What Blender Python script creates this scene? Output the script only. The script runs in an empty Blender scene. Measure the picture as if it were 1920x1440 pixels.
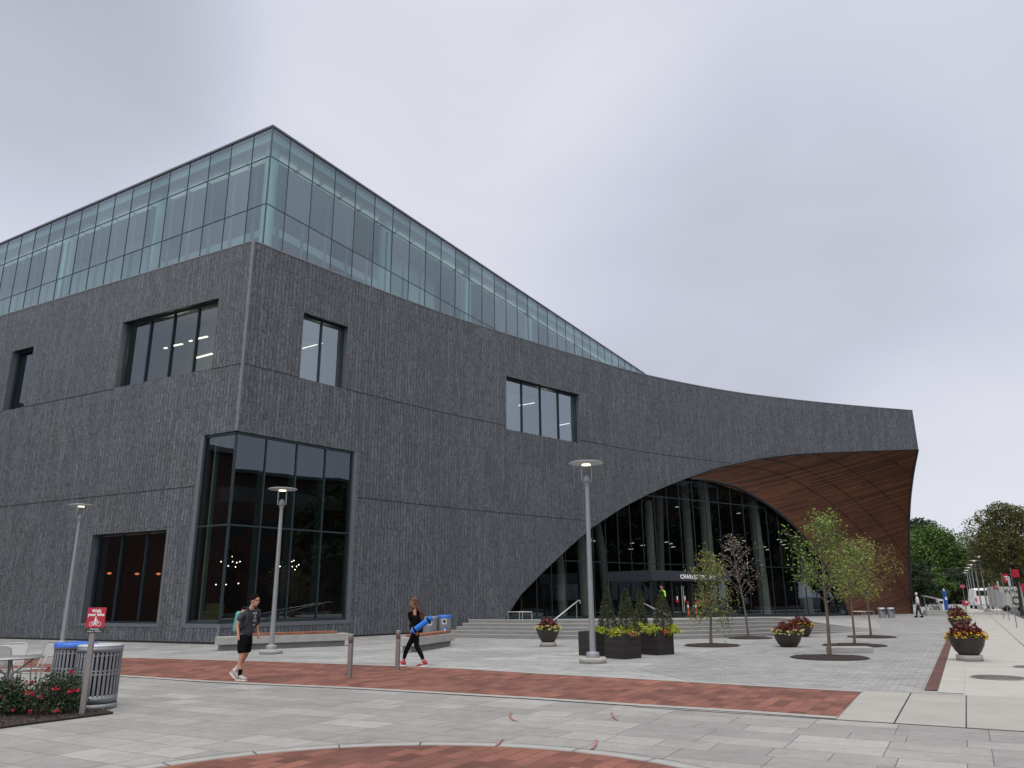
import bpy, bmesh, math, random
import numpy as np
from mathutils import Vector, Matrix, Euler, noise
random.seed(7)
R = math.radians
sc = bpy.context.scene
col = sc.collection
# ---------------------------------------------------------------- camera
FOC, DROP, TILT, EYE = 1432., 402., -0.009, 1.6
_vy = -FOC * FOC / DROP
_up = Vector((-TILT * _vy, _vy, FOC)).normalized()
_fw = (Vector((0, 0, 1)) - _up * _up.z).normalized()
_rt = _fw.cross(_up)
if _rt.x < 0: _rt = -_rt
cam = bpy.data.objects.new('camera', bpy.data.cameras.new('camera'))
col.objects.link(cam)
_M = Matrix((( _rt.x, -_rt.y, -_rt.z, 0), (_fw.x, -_fw.y, -_fw.z, 0), (_up.x, -_up.y, -_up.z, EYE), (0, 0, 0, 1)))
cam.matrix_world = _M
cam.data.sensor_width = 36; cam.data.lens = FOC / 1920 * 36
cam.data.clip_start = .05; cam.data.clip_end = 3000
sc.camera = cam
# ---------------------------------------------------------------- world
w = bpy.data.worlds.new('World'); sc.world = w; w.use_nodes = True
nt = w.node_tree; nt.nodes.clear()
def wn(t, **k):
    n = nt.nodes.new(t)
    for a, b in k.items(): setattr(n, a, b)
    return n
L = nt.links.new
SUN_EL, SUN_AZ = R(55), R(200)
sky = wn('ShaderNodeTexSky'); sky.sky_type = 'NISHITA'; sky.sun_disc = False
sky.sun_elevation = SUN_EL; sky.sun_rotation = SUN_AZ
tc = wn('ShaderNodeTexCoord')
def wmath(op, a, b=None, clamp=False):
    n = wn('ShaderNodeMath', operation=op, use_clamp=clamp)
    for i, v in enumerate((a, b)):
        if v is None: continue
        if isinstance(v, (int, float)): n.inputs[i].default_value = v
        else: L(v, n.inputs[i])
    return n.outputs[0]
mp = wn('ShaderNodeMapping'); mp.inputs['Scale'].default_value = (1, 1, 2.2); mp.inputs['Location'].default_value = (3.1, .4, .7)
L(tc.outputs['Generated'], mp.inputs[0])
n1 = wn('ShaderNodeTexNoise'); n1.inputs['Scale'].default_value = 1.5; n1.inputs['Detail'].default_value = 5; n1.inputs['Roughness'].default_value = .50; n1.inputs['Distortion'].default_value = .5
L(mp.outputs[0], n1.inputs[0])
def raydir(px, py):
    d = Vector((px - 960, py - 720, FOC))
    return Vector((d.dot(_rt), d.dot(_fw), d.dot(_up)))
def blob(px, py, lo, hi):
    v = raydir(px, py).normalized()
    n = wn('ShaderNodeVectorMath', operation='DOT_PRODUCT'); L(tc.outputs['Generated'], n.inputs[0]); n.inputs[1].default_value = v
    m = wn('ShaderNodeMapRange', interpolation_type='SMOOTHERSTEP'); m.clamp = True
    L(n.outputs['Value'], m.inputs[0]); m.inputs[1].default_value = math.cos(R(hi)); m.inputs[2].default_value = math.cos(R(lo))
    return m.outputs[0]
base = wmath('MULTIPLY', wmath('SUBTRACT', n1.outputs[0], .5), .80)
v = wmath('ADD', base, .64)
v = wmath('SUBTRACT', v, wmath('MULTIPLY', blob(100, 60, 2, 15), .42))
v = wmath('SUBTRACT', v, wmath('MULTIPLY', blob(1400, 560, 2, 21), .24))
v = wmath('ADD', v, wmath('MULTIPLY', blob(820, 260, 3, 24), .26))
v = wmath('ADD', v, wmath('MULTIPLY', blob(1780, 980, 2, 14), .22))
v = wmath('ADD', v, wmath('MULTIPLY', blob(30, 400, 2, 14), .20), True)
cr = wn('ShaderNodeValToRGB'); L(v, cr.inputs[0])
e = cr.color_ramp.elements
e[0].position = .1; e[0].color = (.47, .49, .565, 1)
e[1].position = .95; e[1].color = (.79, .81, .875, 1)
m_ = cr.color_ramp.elements.new(.52); m_.color = (.62, .64, .755, 1)
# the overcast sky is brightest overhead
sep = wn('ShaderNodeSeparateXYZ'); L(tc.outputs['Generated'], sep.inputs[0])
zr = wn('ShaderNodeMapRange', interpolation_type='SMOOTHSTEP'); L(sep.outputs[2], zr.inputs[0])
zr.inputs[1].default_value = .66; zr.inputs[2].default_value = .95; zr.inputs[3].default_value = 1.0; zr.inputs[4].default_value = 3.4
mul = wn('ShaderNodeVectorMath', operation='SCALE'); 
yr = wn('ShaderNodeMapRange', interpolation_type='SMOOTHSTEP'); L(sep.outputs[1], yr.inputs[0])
yr.inputs[1].default_value = .15; yr.inputs[2].default_value = -.7; yr.inputs[3].default_value = 1.0; yr.inputs[4].default_value = 1.7  # extra sky brightness behind the camera, added to light the facade
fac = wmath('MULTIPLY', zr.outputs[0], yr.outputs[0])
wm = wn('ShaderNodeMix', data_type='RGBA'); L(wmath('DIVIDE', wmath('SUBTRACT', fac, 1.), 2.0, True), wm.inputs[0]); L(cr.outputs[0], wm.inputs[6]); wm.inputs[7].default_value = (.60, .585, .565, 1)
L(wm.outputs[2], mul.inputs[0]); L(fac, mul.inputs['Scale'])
bg1 = wn('ShaderNodeBackground'); L(sky.outputs[0], bg1.inputs[0]); bg1.inputs[1].default_value = .08
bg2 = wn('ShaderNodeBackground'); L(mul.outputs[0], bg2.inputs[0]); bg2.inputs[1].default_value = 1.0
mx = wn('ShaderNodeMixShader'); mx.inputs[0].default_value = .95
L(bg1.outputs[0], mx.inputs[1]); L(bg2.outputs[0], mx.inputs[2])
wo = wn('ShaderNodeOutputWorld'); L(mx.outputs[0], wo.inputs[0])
# ---------------------------------------------------------------- sun behind cloud
sl = bpy.data.lights.new('sun', 'SUN'); sl.energy = .9; sl.angle = R(25); sl.color = (1, .97, .92)
so = bpy.data.objects.new('sun', sl); col.objects.link(so)
_sd = Vector((math.sin(SUN_AZ) * math.cos(SUN_EL), math.cos(SUN_AZ) * math.cos(SUN_EL), math.sin(SUN_EL)))
so.rotation_euler = _sd.to_track_quat('Z', 'Y').to_euler()
sc.view_settings.view_transform = 'Standard'; sc.view_settings.look = 'None'
sc.view_settings.exposure = 0.0; sc.view_settings.gamma = 1
sc.render.engine = 'CYCLES'
cy = sc.cycles
cy.use_denoising = True
cy.max_bounces = 8; cy.transparent_max_bounces = 16; cy.diffuse_bounces = 3; cy.glossy_bounces = 4; cy.transmission_bounces = 6
cy.caustics_reflective = False; cy.caustics_refractive = False
# ---------------------------------------------------------------- geometry of view (real ground / wall positions)
def az(px, py):
    d = raydir(px, py); return d.x / d.y
def G(px, py, z=0.):
    d = raydir(px, py); t = (z - EYE) / d.z
    return Vector((d.x * t, d.y * t, z))
def GY(px, py, y):
    d = raydir(px, py); t = y / d.y
    return Vector((d.x * t, y, EYE + d.z * t))
SA = R(29.7)
DA = Vector((math.sin(SA), math.cos(SA), 0)); DB = Vector((math.cos(SA), -math.sin(SA), 0))
def SP(a, b, z=0.): return DA * a + DB * b + Vector((0, 0, z))
def toAB(p): return Vector((p[0], p[1], 0)).dot(DA), Vector((p[0], p[1], 0)).dot(DB)
def smooth(x):
    x = min(1., max(0., x)); return x * x * (3 - 2 * x)
# ---------------------------------------------------------------- tagging / linking
def tag(o, label=None, cat=None, group=None, kind=None):
    if label: o['label'] = label
    if cat: o['category'] = cat
    if group: o['group'] = group
    if kind: o['kind'] = kind
    return o
def empty(name, loc=(0, 0, 0), rz=0, label=None, cat=None, group=None):
    o = bpy.data.objects.new(name, None); col.objects.link(o); o.location = loc; o.rotation_euler = (0, 0, rz)
    o.empty_display_size = .2
    return tag(o, label, cat, group)
def link(name, me, mat=None, parent=None):
    if mat is not None:
        me.materials.clear(); me.materials.append(mat)
    o = bpy.data.objects.new(name, me); col.objects.link(o)
    if parent: o.parent = parent
    return o
def copy_tree(o, parent=None):
    c = o.copy(); col.objects.link(c)
    if parent: c.parent = parent
    for ch in list(o.children): copy_tree(ch, c)
    return c
def place(o, loc, rz=None, label=None, group=None, sc_=None):
    o.location = loc
    if rz is not None: o.rotation_euler = (0, 0, rz)
    if label: o['label'] = label
    if group: o['group'] = group
    if sc_: o.scale = (sc_, sc_, sc_)
    return o
class MB:
    def __init__(s): s.v = []; s.f = []; s.uv = None; s.sm = []
    def quad(s, a, b, c, d, uv=None):
        n = len(s.v); s.v += [tuple(a), tuple(b), tuple(c), tuple(d)]; s.f.append((n, n + 1, n + 2, n + 3)); s.sm.append(False)
        if s.uv is None: s.uv = []
        s.uv += uv if uv else [(a[0], a[1]), (b[0], b[1]), (c[0], c[1]), (d[0], d[1])]
    def add(s, vs, fs, smooth=False):
        n = len(s.v); s.v += [tuple(v) for v in vs]; s.f += [tuple(i + n for i in f) for f in fs]; s.sm += [smooth] * len(fs)
    def poly(s, pts): s.add(pts, [tuple(range(len(pts)))])
    def box(s, c, d, rz=0., M=None):
        x, y, z = d[0] / 2, d[1] / 2, d[2] / 2
        vs = [Vector((i * x, j * y, k * z)) for i in (-1, 1) for j in (-1, 1) for k in (-1, 1)]
        m = M if M is not None else Matrix.Rotation(rz, 3, 'Z')
        vs = [m @ v + Vector(c) for v in vs]
        s.add(vs, [(0, 1, 3, 2), (4, 6, 7, 5), (0, 4, 5, 1), (2, 3, 7, 6), (0, 2, 6, 4), (1, 5, 7, 3)])
    def seg(s, p, q, w_, h_):            # box bar from p to q (w_ horizontal, h_ other)
        p, q = Vector(p), Vector(q); d = q - p
        if d.length < 1e-6: return
        z = d.normalized(); u = Vector((0, 0, 1)).cross(z)
        u = Vector((1, 0, 0)) if u.length < 1e-4 else u.normalized()
        t = z.cross(u)
        s.box((p + q) / 2, (w_, h_, d.length), M=Matrix((u, t, z)).transposed())
    def prism(s, pts, z0, z1):
        n = len(pts)
        a = [(p[0], p[1], z0) for p in pts]; b = [(p[0], p[1], z1) for p in pts]
        s.add(a + b, [tuple(range(n - 1, -1, -1)), tuple(range(n, 2 * n))] + [(i, (i + 1) % n, n + (i + 1) % n, n + i) for i in range(n)])
    def tube(s, pts, rad, n=8, cap=True):
        pts = [Vector(p) for p in pts]
        if not hasattr(rad, '__len__'): rad = [rad] * len(pts)
        rings = []; prev = None
        for i, p in enumerate(pts):
            d = (pts[min(i + 1, len(pts) - 1)] - pts[max(i - 1, 0)]).normalized()
            if prev is None:
                u = d.cross(Vector((0, 0, 1)) if abs(d.z) < .9 else Vector((1, 0, 0))).normalized()
            else: u = (prev - d * prev.dot(d)).normalized()
            prev = u; t = d.cross(u)
            rings.append([p + (u * math.cos(k * 2 * math.pi / n) + t * math.sin(k * 2 * math.pi / n)) * rad[i] for k in range(n)])
        vs = [v for r in rings for v in r]; fs = []
        for i in range(len(pts) - 1):
            for k in range(n):
                a = i * n + k; b = i * n + (k + 1) % n; fs.append((a, b, b + n, a + n))
        s.add(vs, fs, True)
        if cap:
            s.add(rings[0][::-1], [tuple(range(n))]); s.add(rings[-1], [tuple(range(n))])
    def lathe(s, prof, n=24, c=(0, 0, 0), sm=True):     # prof: [(r,z)]
        vs = []; fs = []
        for r, z in prof:
            for k in range(n):
                t = k * 2 * math.pi / n; vs.append((c[0] + r * math.cos(t), c[1] + r * math.sin(t), c[2] + z))
        for i in range(len(prof) - 1):
            for k in range(n):
                a = i * n + k; b = i * n + (k + 1) % n; fs.append((a, b, b + n, a + n))
        s.add(vs, fs, sm)
    def ball(s, c, r, n=10, sc3=(1, 1, 1)):
        m = max(4, n // 2 + 1)
        prof = [(math.sin(i * math.pi / m) * 1., -math.cos(i * math.pi / m)) for i in range(m + 1)]
        vs = []; fs = []
        for a_, z in prof:
            for k in range(n):
                t = k * 2 * math.pi / n
                vs.append((c[0] + r * sc3[0] * a_ * math.cos(t), c[1] + r * sc3[1] * a_ * math.sin(t), c[2] + r * sc3[2] * z))
        for i in range(m):
            for k in range(n):
                a = i * n + k; b = i * n + (k + 1) % n; fs.append((a, b, b + n, a + n))
        s.add(vs, fs, True)
    def build(s, name, mat=None, parent=None, bevel=0.):
        me = bpy.data.meshes.new(name); me.from_pydata(s.v, [], s.f); me.update()
        me.polygons.foreach_set('use_smooth', s.sm)
        if s.uv is not None and len(s.uv) == len(s.v):
            ul = me.uv_layers.new(name='UVMap')
            idx = np.empty(len(me.loops), dtype=np.int32); me.loops.foreach_get('vertex_index', idx)
            ul.data.foreach_set('uv', np.array(s.uv, dtype=np.float32)[idx].ravel())
        o = link(name, me, mat, parent)
        if bevel:
            b = o.modifiers.new('bevel', 'BEVEL'); b.width = bevel; b.segments = 2; b.limit_method = 'ANGLE'
        return o
# ---------------------------------------------------------------- materials
class NM:
    def __init__(s, name):
        s.m = bpy.data.materials.new(name); s.m.use_nodes = True; s.t = s.m.node_tree; s.t.nodes.clear()
        s.out = s.n('ShaderNodeOutputMaterial')
    def n(s, t, ins=None, **k):
        n = s.t.nodes.new(t)
        for a, b in k.items(): setattr(n, a, b)
        for a, b in (ins or {}).items(): s.set(n, a, b)
        return n
    def set(s, n, a, b):
        if isinstance(b, bpy.types.NodeSocket): s.t.links.new(b, n.inputs[a])
        else: n.inputs[a].default_value = b
    def math(s, op, a, b=0., c=None):
        n = s.n('ShaderNodeMath', operation=op); s.set(n, 0, a); s.set(n, 1, b)
        if c is not None: s.set(n, 2, c)
        return n.outputs[0]
    def ramp(s, fac, stops, interp='LINEAR'):
        n = s.n('ShaderNodeValToRGB', {0: fac}); cr = n.color_ramp; cr.interpolation = interp
        while len(cr.elements) < len(stops): cr.elements.new(.5)
        for e, (p, c) in zip(cr.elements, stops): e.position = p; e.color = c if len(c) == 4 else (*c, 1)
        return n.outputs[0]
    def noise(s, vec, scale, detail=2, rough=.5, dist=0):
        return s.n('ShaderNodeTexNoise', {'Vector': vec, 'Scale': scale, 'Detail': detail, 'Roughness': rough, 'Distortion': dist}).outputs[0]
    def mixc(s, f, a, b, mode='MIX'):
        n = s.n('ShaderNodeMix', data_type='RGBA', blend_type=mode)
        for i, v in ((0, f), (6, a), (7, b)):
            if isinstance(v, tuple) and len(v) == 3: v = (*v, 1)
            s.set(n, i, v)
        return n.outputs[2]
    def bump(s, h, strength=.5, dist=.02):
        return s.n('ShaderNodeBump', {'Height': h, 'Strength': strength, 'Distance': dist}).outputs[0]
    def pbsdf(s, **k):
        n = s.n('ShaderNodeBsdfPrincipled')
        for a, b in k.items():
            a = a.replace('_', ' ')
            if isinstance(b, tuple) and len(b) == 3: b = (*b, 1)
            s.set(n, a, b)
        s.t.links.new(n.outputs[0], s.out.inputs[0]); return n
def flat(name, c, rough=.6, metal=0., var=.12, scale=8., bump=0., spec=.5):
    m = NM(name); tcn = m.n('ShaderNodeTexCoord').outputs['Object']
    f = m.noise(tcn, scale, 3, .6)
    a = tuple(max(0, x * (1 - var)) for x in c); b = tuple(x * (1 + var) for x in c)
    cc = m.ramp(f, [(.3, a), (.7, b)])
    kw = dict(Base_Color=cc, Roughness=rough, Metallic=metal)
    p = m.pbsdf(**kw); p.inputs['Specular IOR Level'].default_value = spec
    if bump: m.set(p, 'Normal', m.bump(m.noise(tcn, scale * 6, 4), bump, .01))
    return m.m
def emis(name, c, s_):
    m = NM(name); e_ = m.n('ShaderNodeEmission', {'Color': (*c, 1), 'Strength': s_}); m.t.links.new(e_.outputs[0], m.out.inputs[0]); return m.m
def leafmat(name, stops, rough=.55, trans=.25):
    m = NM(name)
    g = m.n('ShaderNodeNewGeometry'); tcn = m.n('ShaderNodeTexCoord').outputs['Object']
    f = m.math('ADD', m.math('MULTIPLY', g.outputs['Random Per Island'], .55), m.math('MULTIPLY', m.noise(tcn, 1.3, 2), .55))
    c = m.ramp(f, stops)
    p = m.n('ShaderNodeBsdfPrincipled', {'Base Color': c, 'Roughness': rough})
    tr = m.n('ShaderNodeBsdfTranslucent', {'Color': c})
    mx = m.n('ShaderNodeMixShader', {0: trans, 1: p.outputs[0], 2: tr.outputs[0]})
    m.t.links.new(mx.outputs[0], m.out.inputs[0]); return m.m
def glassmat(name, tint, refl, rough=.0, wav=0.):
    """thin architectural glass: tinted see-through pane with a mirror coat"""
    m = NM(name)
    lw = m.n('ShaderNodeLayerWeight', {'Blend': .5}).outputs['Facing']
    rnd = m.n('ShaderNodeNewGeometry').outputs['Random Per Island']
    f = m.math('ADD', m.math('ADD', m.math('MULTIPLY', m.math('POWER', lw, 4.5), .85), refl + .04), m.math('MULTIPLY', m.math('SUBTRACT', rnd, .5), refl * .45))
    gl = m.n('ShaderNodeBsdfGlossy', {'Color': (.80, .90, .98, 1), 'Roughness': rough})
    if wav:
        tcn = m.n('ShaderNodeTexCoord').outputs['Object']
        m.set(gl, 'Normal', m.bump(m.noise(tcn, .6, 1), wav, .05))
    tr = m.n('ShaderNodeBsdfTransparent', {'Color': m.mixc(rnd, tuple(x * .90 for x in tint), tuple(min(1, x * 1.08) for x in tint))})
    mx = m.n('ShaderNodeMixShader', {0: f, 1: tr.outputs[0], 2: gl.outputs[0]})
    m.t.links.new(mx.outputs[0], m.out.inputs[0]); return m.m
def paver(name, c1, c2, mortar, bw, rh, ms=.008, off=.5, sq=1., sqf=2, rot=SA, stain=.25, bias=0., rough=.85, bumpd=.006, sp=2):
    m = NM(name); tcn = m.n('ShaderNodeTexCoord').outputs['Object']
    mpn = m.n('ShaderNodeMapping', {'Vector': tcn, 'Rotation': (0, 0, rot)}).outputs[0]
    br = m.n('ShaderNodeTexBrick', {'Vector': mpn, 'Color1': (*c1, 1), 'Color2': (*c2, 1), 'Mortar': (*mortar, 1), 'Scale': 1., 'Mortar Size': ms, 'Mortar Smooth': .2, 'Bias': bias, 'Brick Width': bw, 'Row Height': rh}, offset=off, squash=sq, squash_frequency=sqf, offset_frequency=sp)
    big = m.ramp(m.noise(tcn, .35, 4, .6), [(.35, (1 - stain,) * 3), (.65, (1 + stain * .3,) * 3)])
    fine = m.ramp(m.noise(tcn, 60, 2, .7), [(.3, (.86, .86, .86)), (.7, (1.1, 1.1, 1.1))])
    med = m.ramp(m.noise(tcn, 5, 3, .6), [(.35, (.93, .93, .93)), (.65, (1.05, 1.05, 1.05))])
    vo = m.n('ShaderNodeTexVoronoi', {'Vector': tcn, 'Scale': 1.35}).outputs['Distance']
    gum = m.ramp(vo, [(.022, (.62, .62, .62)), (.034, (1, 1, 1))])
    blot = m.ramp(m.noise(tcn, 1.1, 5, .7), [(.33, (.86, .855, .84)), (.5, (1, 1, 1)), (.72, (1.05, 1.05, 1.05))])
    c = m.mixc(1., m.mixc(1., m.mixc(1., br.outputs[0], big, 'MULTIPLY'), fine, 'MULTIPLY'), med, 'MULTIPLY')
    c = m.mixc(1., m.mixc(1., c, gum, 'MULTIPLY'), blot, 'MULTIPLY')
    h = m.math('SUBTRACT', m.math('MULTIPLY', m.noise(tcn, 40, 3), .3), br.outputs['Fac'])
    m.pbsdf(Base_Color=c, Roughness=rough, Normal=m.bump(h, .6, bumpd))
    return m.m
M = {}
# vertical split-face dark stone wall (UV in metres: u along the wall, v up)
def stone():
    m = NM('dark_split_stone'); uv = m.n('ShaderNodeTexCoord').outputs['UV']
    s_ = m.n('ShaderNodeSeparateXYZ', {0: uv}); cmb = m.n('ShaderNodeCombineXYZ', {0: s_.outputs[1], 1: s_.outputs[0], 2: 0.})
    def br(bw, rh, ms, a, b, mo, off):
        return m.n('ShaderNodeTexBrick', {'Vector': cmb.outputs[0], 'Color1': (*a, 1), 'Color2': (*b, 1), 'Mortar': (*mo, 1), 'Scale': 1., 'Mortar Size': ms, 'Mortar Smooth': .3, 'Brick Width': bw, 'Row Height': rh}, offset=off, offset_frequency=3, squash=.7, squash_frequency=2)
    b1 = br(2.3, .20, .014, (.086, .097, .109), (.119, .133, .149), (.031, .036, .041), .37)
    b2 = br(.22, .067, .005, (.66, .66, .66), (1.30, 1.30, 1.30), (.62, .62, .62), .61)
    st = m.n('ShaderNodeMapping', {'Vector': uv, 'Scale': (13., 1.3, 1.)}).outputs[0]
    streak = m.ramp(m.noise(st, 1.0, 4, .7), [(.3, (.80, .80, .80)), (.7, (1.14, 1.14, 1.14))])
    chip = m.ramp(m.noise(m.n('ShaderNodeMapping', {'Vector': uv, 'Scale': (1.0, .9, 1.)}).outputs[0], 13, 3, .8), [(.37, (.30, .30, .31)), (.45, (1, 1, 1)), (.60, (1.04, 1.04, 1.04)), (.68, (1.7, 1.7, 1.74))])
    big = m.ramp(m.noise(uv, .22, 3, .55), [(.35, (.95, .95, .96)), (.65, (1.03, 1.03, 1.03))])
    warm = m.ramp(m.noise(uv, .35, 2), [(.45, (1, 1, 1)), (.7, (1.06, 1.0, .99))])
    c = b1.outputs[0]
    for x in (b2.outputs[0], streak, chip, big, warm): c = m.mixc(1., c, x, 'MULTIPLY')
    h = m.math('ADD', m.math('MULTIPLY', m.math('SUBTRACT', 1., b1.outputs['Fac']), .6), m.math('MULTIPLY', m.noise(uv, 16, 4, .75), 1.0))
    m.pbsdf(Base_Color=c, Roughness=.62, Normal=m.bump(h, .8, .05)); return m.m
M['stone'] = stone()
def wood(name, a, b, vec='UV', pw=.11, pl=2.4):
    m = NM(name); uv = m.n('ShaderNodeTexCoord').outputs[vec]
    br = m.n('ShaderNodeTexBrick', {'Vector': uv, 'Color1': (*a, 1), 'Color2': (*b, 1), 'Mortar': (.012, .006, .004, 1), 'Scale': 1., 'Mortar Size': .006, 'Mortar Smooth': .1, 'Brick Width': pl, 'Row Height': pw}, offset=.43, offset_frequency=3)
    g = m.ramp(m.noise(m.n('ShaderNodeMapping', {'Vector': uv, 'Scale': (.8, 14., 1.)}).outputs[0], 2., 4, .65), [(.3, (.72, .72, .72)), (.7, (1.2, 1.2, 1.2))])
    g2 = m.ramp(m.noise(uv, .5, 3, .6), [(.3, (.84, .80, .78)), (.7, (1.1, 1.08, 1.05))])
    c = m.mixc(1., m.mixc(1., br.outputs[0], g, 'MULTIPLY'), g2, 'MULTIPLY')
    m.pbsdf(Base_Color=c, Roughness=.5, Normal=m.bump(m.math('SUBTRACT', 1., br.outputs['Fac']), .5, .012)); return m.m
M['cedar'] = wood('cedar_boards', (.062, .020, .008), (.158, .057, .022), 'UV', .12, 4.6)
M['bench_wood'] = flat('bench_wood', (.26, .10, .05), .5, var=.3, scale=5)
M['glass_dark'] = glassmat('tinted_window_glass', (.40, .43, .41), .080, 0, .06)
M['glass_sky'] = glassmat('reflective_window_glass', (.34, .42, .42), .27)
M['glass_teal'] = glassmat('teal_curtain_glass', (.50, .70, .69), .16)
M['mull'] = flat('dark_mullion_metal', (.035, .055, .065), .4, .5)
M['mull_teal'] = flat('teal_grey_mullion_metal', (.07, .11, .12), .4, .4)
M['trim'] = flat('grey_window_surround_metal', (.13, .14, .155), .5, .3)
M['corner_trim'] = flat('pale_corner_trim_metal', (.22, .23, .25), .45, .4)
M['coping'] = flat('coping_metal', (.20, .21, .23), .45, .4)
M['roofedge'] = flat('dark_roof_edge_metal', (.12, .13, .15), .5, .3)
M['black'] = flat('black_metal', (.012, .013, .015), .5)
M['joint'] = flat('dark_joint_metal', (.008, .008, .009), .8)  # near-black, for joints, slots and dark panes
M['white_int'] = flat('white_interior_plaster', (.74, .77, .76), .8, var=.04)
M['teal_col'] = flat('pale_interior_column_paint', (.72, .76, .74), .7, var=.04)
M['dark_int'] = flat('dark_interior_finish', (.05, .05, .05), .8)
M['mid_int'] = flat('olive_interior_wall', (.24, .25, .17), .8)
M['floor_int'] = flat('interior_floor', (.16, .15, .14), .5)
M['red_int'] = flat('rust_interior_wall', (.20, .045, .02), .7)
M['roof'] = flat('roof_membrane', (.35, .35, .36), .9)
M['conc'] = flat('pale_concrete', (.33, .32, .30), .85, var=.1, scale=3, bump=.2)
M['step'] = flat('step_concrete', (.22, .218, .21), .85, var=.10, scale=2.5, bump=.2)
M['stepnose'] = flat('step_nosing_concrete', (.36, .355, .345), .8, var=.06)
M['conc_side'] = flat('sidewalk_concrete', (.37, .358, .33), .88, var=.07, scale=1.2, bump=.15)
M['slab'] = paver('large_slab_pavers', (.250, .245, .236), (.365, .358, .344), (.12, .118, .113), .98, .49, .006, .37, .62, 3, stain=.12, bias=-.30, sp=3)
M['plaza'] = paver('plaza_pavers', (.275, .275, .27), (.36, .36, .355), (.17, .168, .165), .56, .28, .007, .5, 1.3, 2, stain=.2)
M['small'] = paver('small_grey_pavers', (.245, .243, .24), (.325, .322, .317), (.155, .154, .15), .26, .17, .007, .5, stain=.16)
M['brick'] = paver('red_brick_paving', (.120, .038, .025), (.26, .100, .068), (.10, .055, .042), .40, .20, .008, .5, 1., 2, rot=R(29.7 + 90), stain=.25)
M['strip'] = paver('maroon_brick_strip', (.085, .034, .027), (.125, .048, .037), (.06, .03, .025), .2, .1, .006, stain=.15)
M['border'] = flat('pale_paving_border', (.31, .305, .295), .85, var=.1, scale=4)
M['conc_panel'] = flat('grey_concrete_panel', (.315, .305, .28), .88, var=.08, scale=1.5, bump=.15)
M['asphalt'] = flat('road_asphalt', (.055, .058, .066), .9, var=.15, scale=3, bump=.3)
M['mulch'] = flat('bark_mulch', (.022, .013, .011), .95, var=.7, scale=30, bump=1.)
M['pole'] = flat('grey_painted_pole', (.25, .262, .28), .5, .3, var=.05)
M['shade'] = flat('pale_lamp_shade_metal', (.50, .52, .55), .4, .3, var=.04)
M['bollard'] = flat('brushed_bollard_steel', (.26, .24, .225), .42, .6, var=.08)
M['steel'] = flat('handrail_steel', (.50, .51, .50), .35, .7)
M['bin'] = flat('grey_bin_metal', (.245, .255, .275), .45, .4, var=.1)
M['bindark'] = flat('bin_liner', (.012, .012, .014), .8)
M['blue'] = flat('blue_plastic_lid', (.02, .12, .52), .4, var=.05)
M['skin1'] = flat('light_skin', (.47, .25, .165), .55, var=.05)
M['skin2'] = flat('brown_skin', (.36, .165, .095), .55, var=.05)
M['planter'] = flat('dark_bronze_planter', (.030, .024, .020), .45, var=.15)
M['bark'] = flat('young_tree_bark', (.12, .095, .075), .9, var=.3, scale=20, bump=.4)
M['barkdark'] = flat('old_tree_bark', (.06, .05, .042), .9, var=.3, scale=6)
M['red_lid'] = flat('red_sign_paint', (.42, .015, .035), .5, var=.03)
M['white'] = flat('white_paint', (.78, .78, .76), .5, var=.03)
M['soil'] = flat('planter_soil', (.03, .02, .015), .95)
# ================================================================= SETTING
TZX0, TZX1 = .31, .47
def step_front(a):      # plan distance of the lowest riser for a view azimuth a = x/y
    return float(np.interp(a, [-.09, -.03, .03, .09, .14, .19, .24, .29, .36, .44, .52], [34.6, 33.7, 32.7, 31.9, 31.5, 31.4, 31.8, 32.6, 34.3, 36.8, 40.0]))
def terrace_z(x, y):
    a = x / y
    h = max(0., .70 - .0225 * max(0., y - 33.5))
    return h * (1 - smooth((a - TZX0) / (TZX1 - TZX0)))
def flatsheet(name, pts, z, mat, **k):
    m = MB(); m.poly([(p[0], p[1], z) for p in pts]); o = m.build(name, M[mat]); tag(o, kind='structure'); return o
flatsheet('ground', [(-900, -300), (900, -300), (900, 1500), (-900, 1500)], -.16, 'asphalt')
aC, bC = toAB(G(1900, 1167)); CURB = 3.05
aS0, bS0 = toAB(G(1733, 1295)); aS1, bS1 = toAB(G(1757, 1295))
BL_ = bS0; BR_ = BL_ + .21
flatsheet('plaza_paving', [SP(-40, -90), SP(-40, BL_ + .6), SP(150, BL_ + .6), SP(150, -90)], 0., 'plaza')
flatsheet('sidewalk', [SP(-40, BL_ + .6), SP(-40, CURB - .18), SP(190, CURB - .18), SP(190, BL_ + .6)], 0.0, 'conc_side')
# right hand field of small pavers
aP = toAB(G(1600, 1300))[0]
flatsheet('small_paving', [SP(aP - .1, BL_ + .02), SP(60, BL_ + .02), SP(60, -7.), SP(aP + 3.0, -7.), SP(aP - .1, -4.2)], .004, 'small')
flatsheet('maroon_strip', [SP(aS0, BL_), SP(aS0, BR_), SP(75, BR_), SP(75, BL_)], .012, 'strip')
flatsheet('sidewalk_inner', [SP(aS0 - .25, BR_), SP(aS0 - .25, BL_ + .6), SP(75, BL_ + .6), SP(75, BR_)], .008, 'conc_side')
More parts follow.
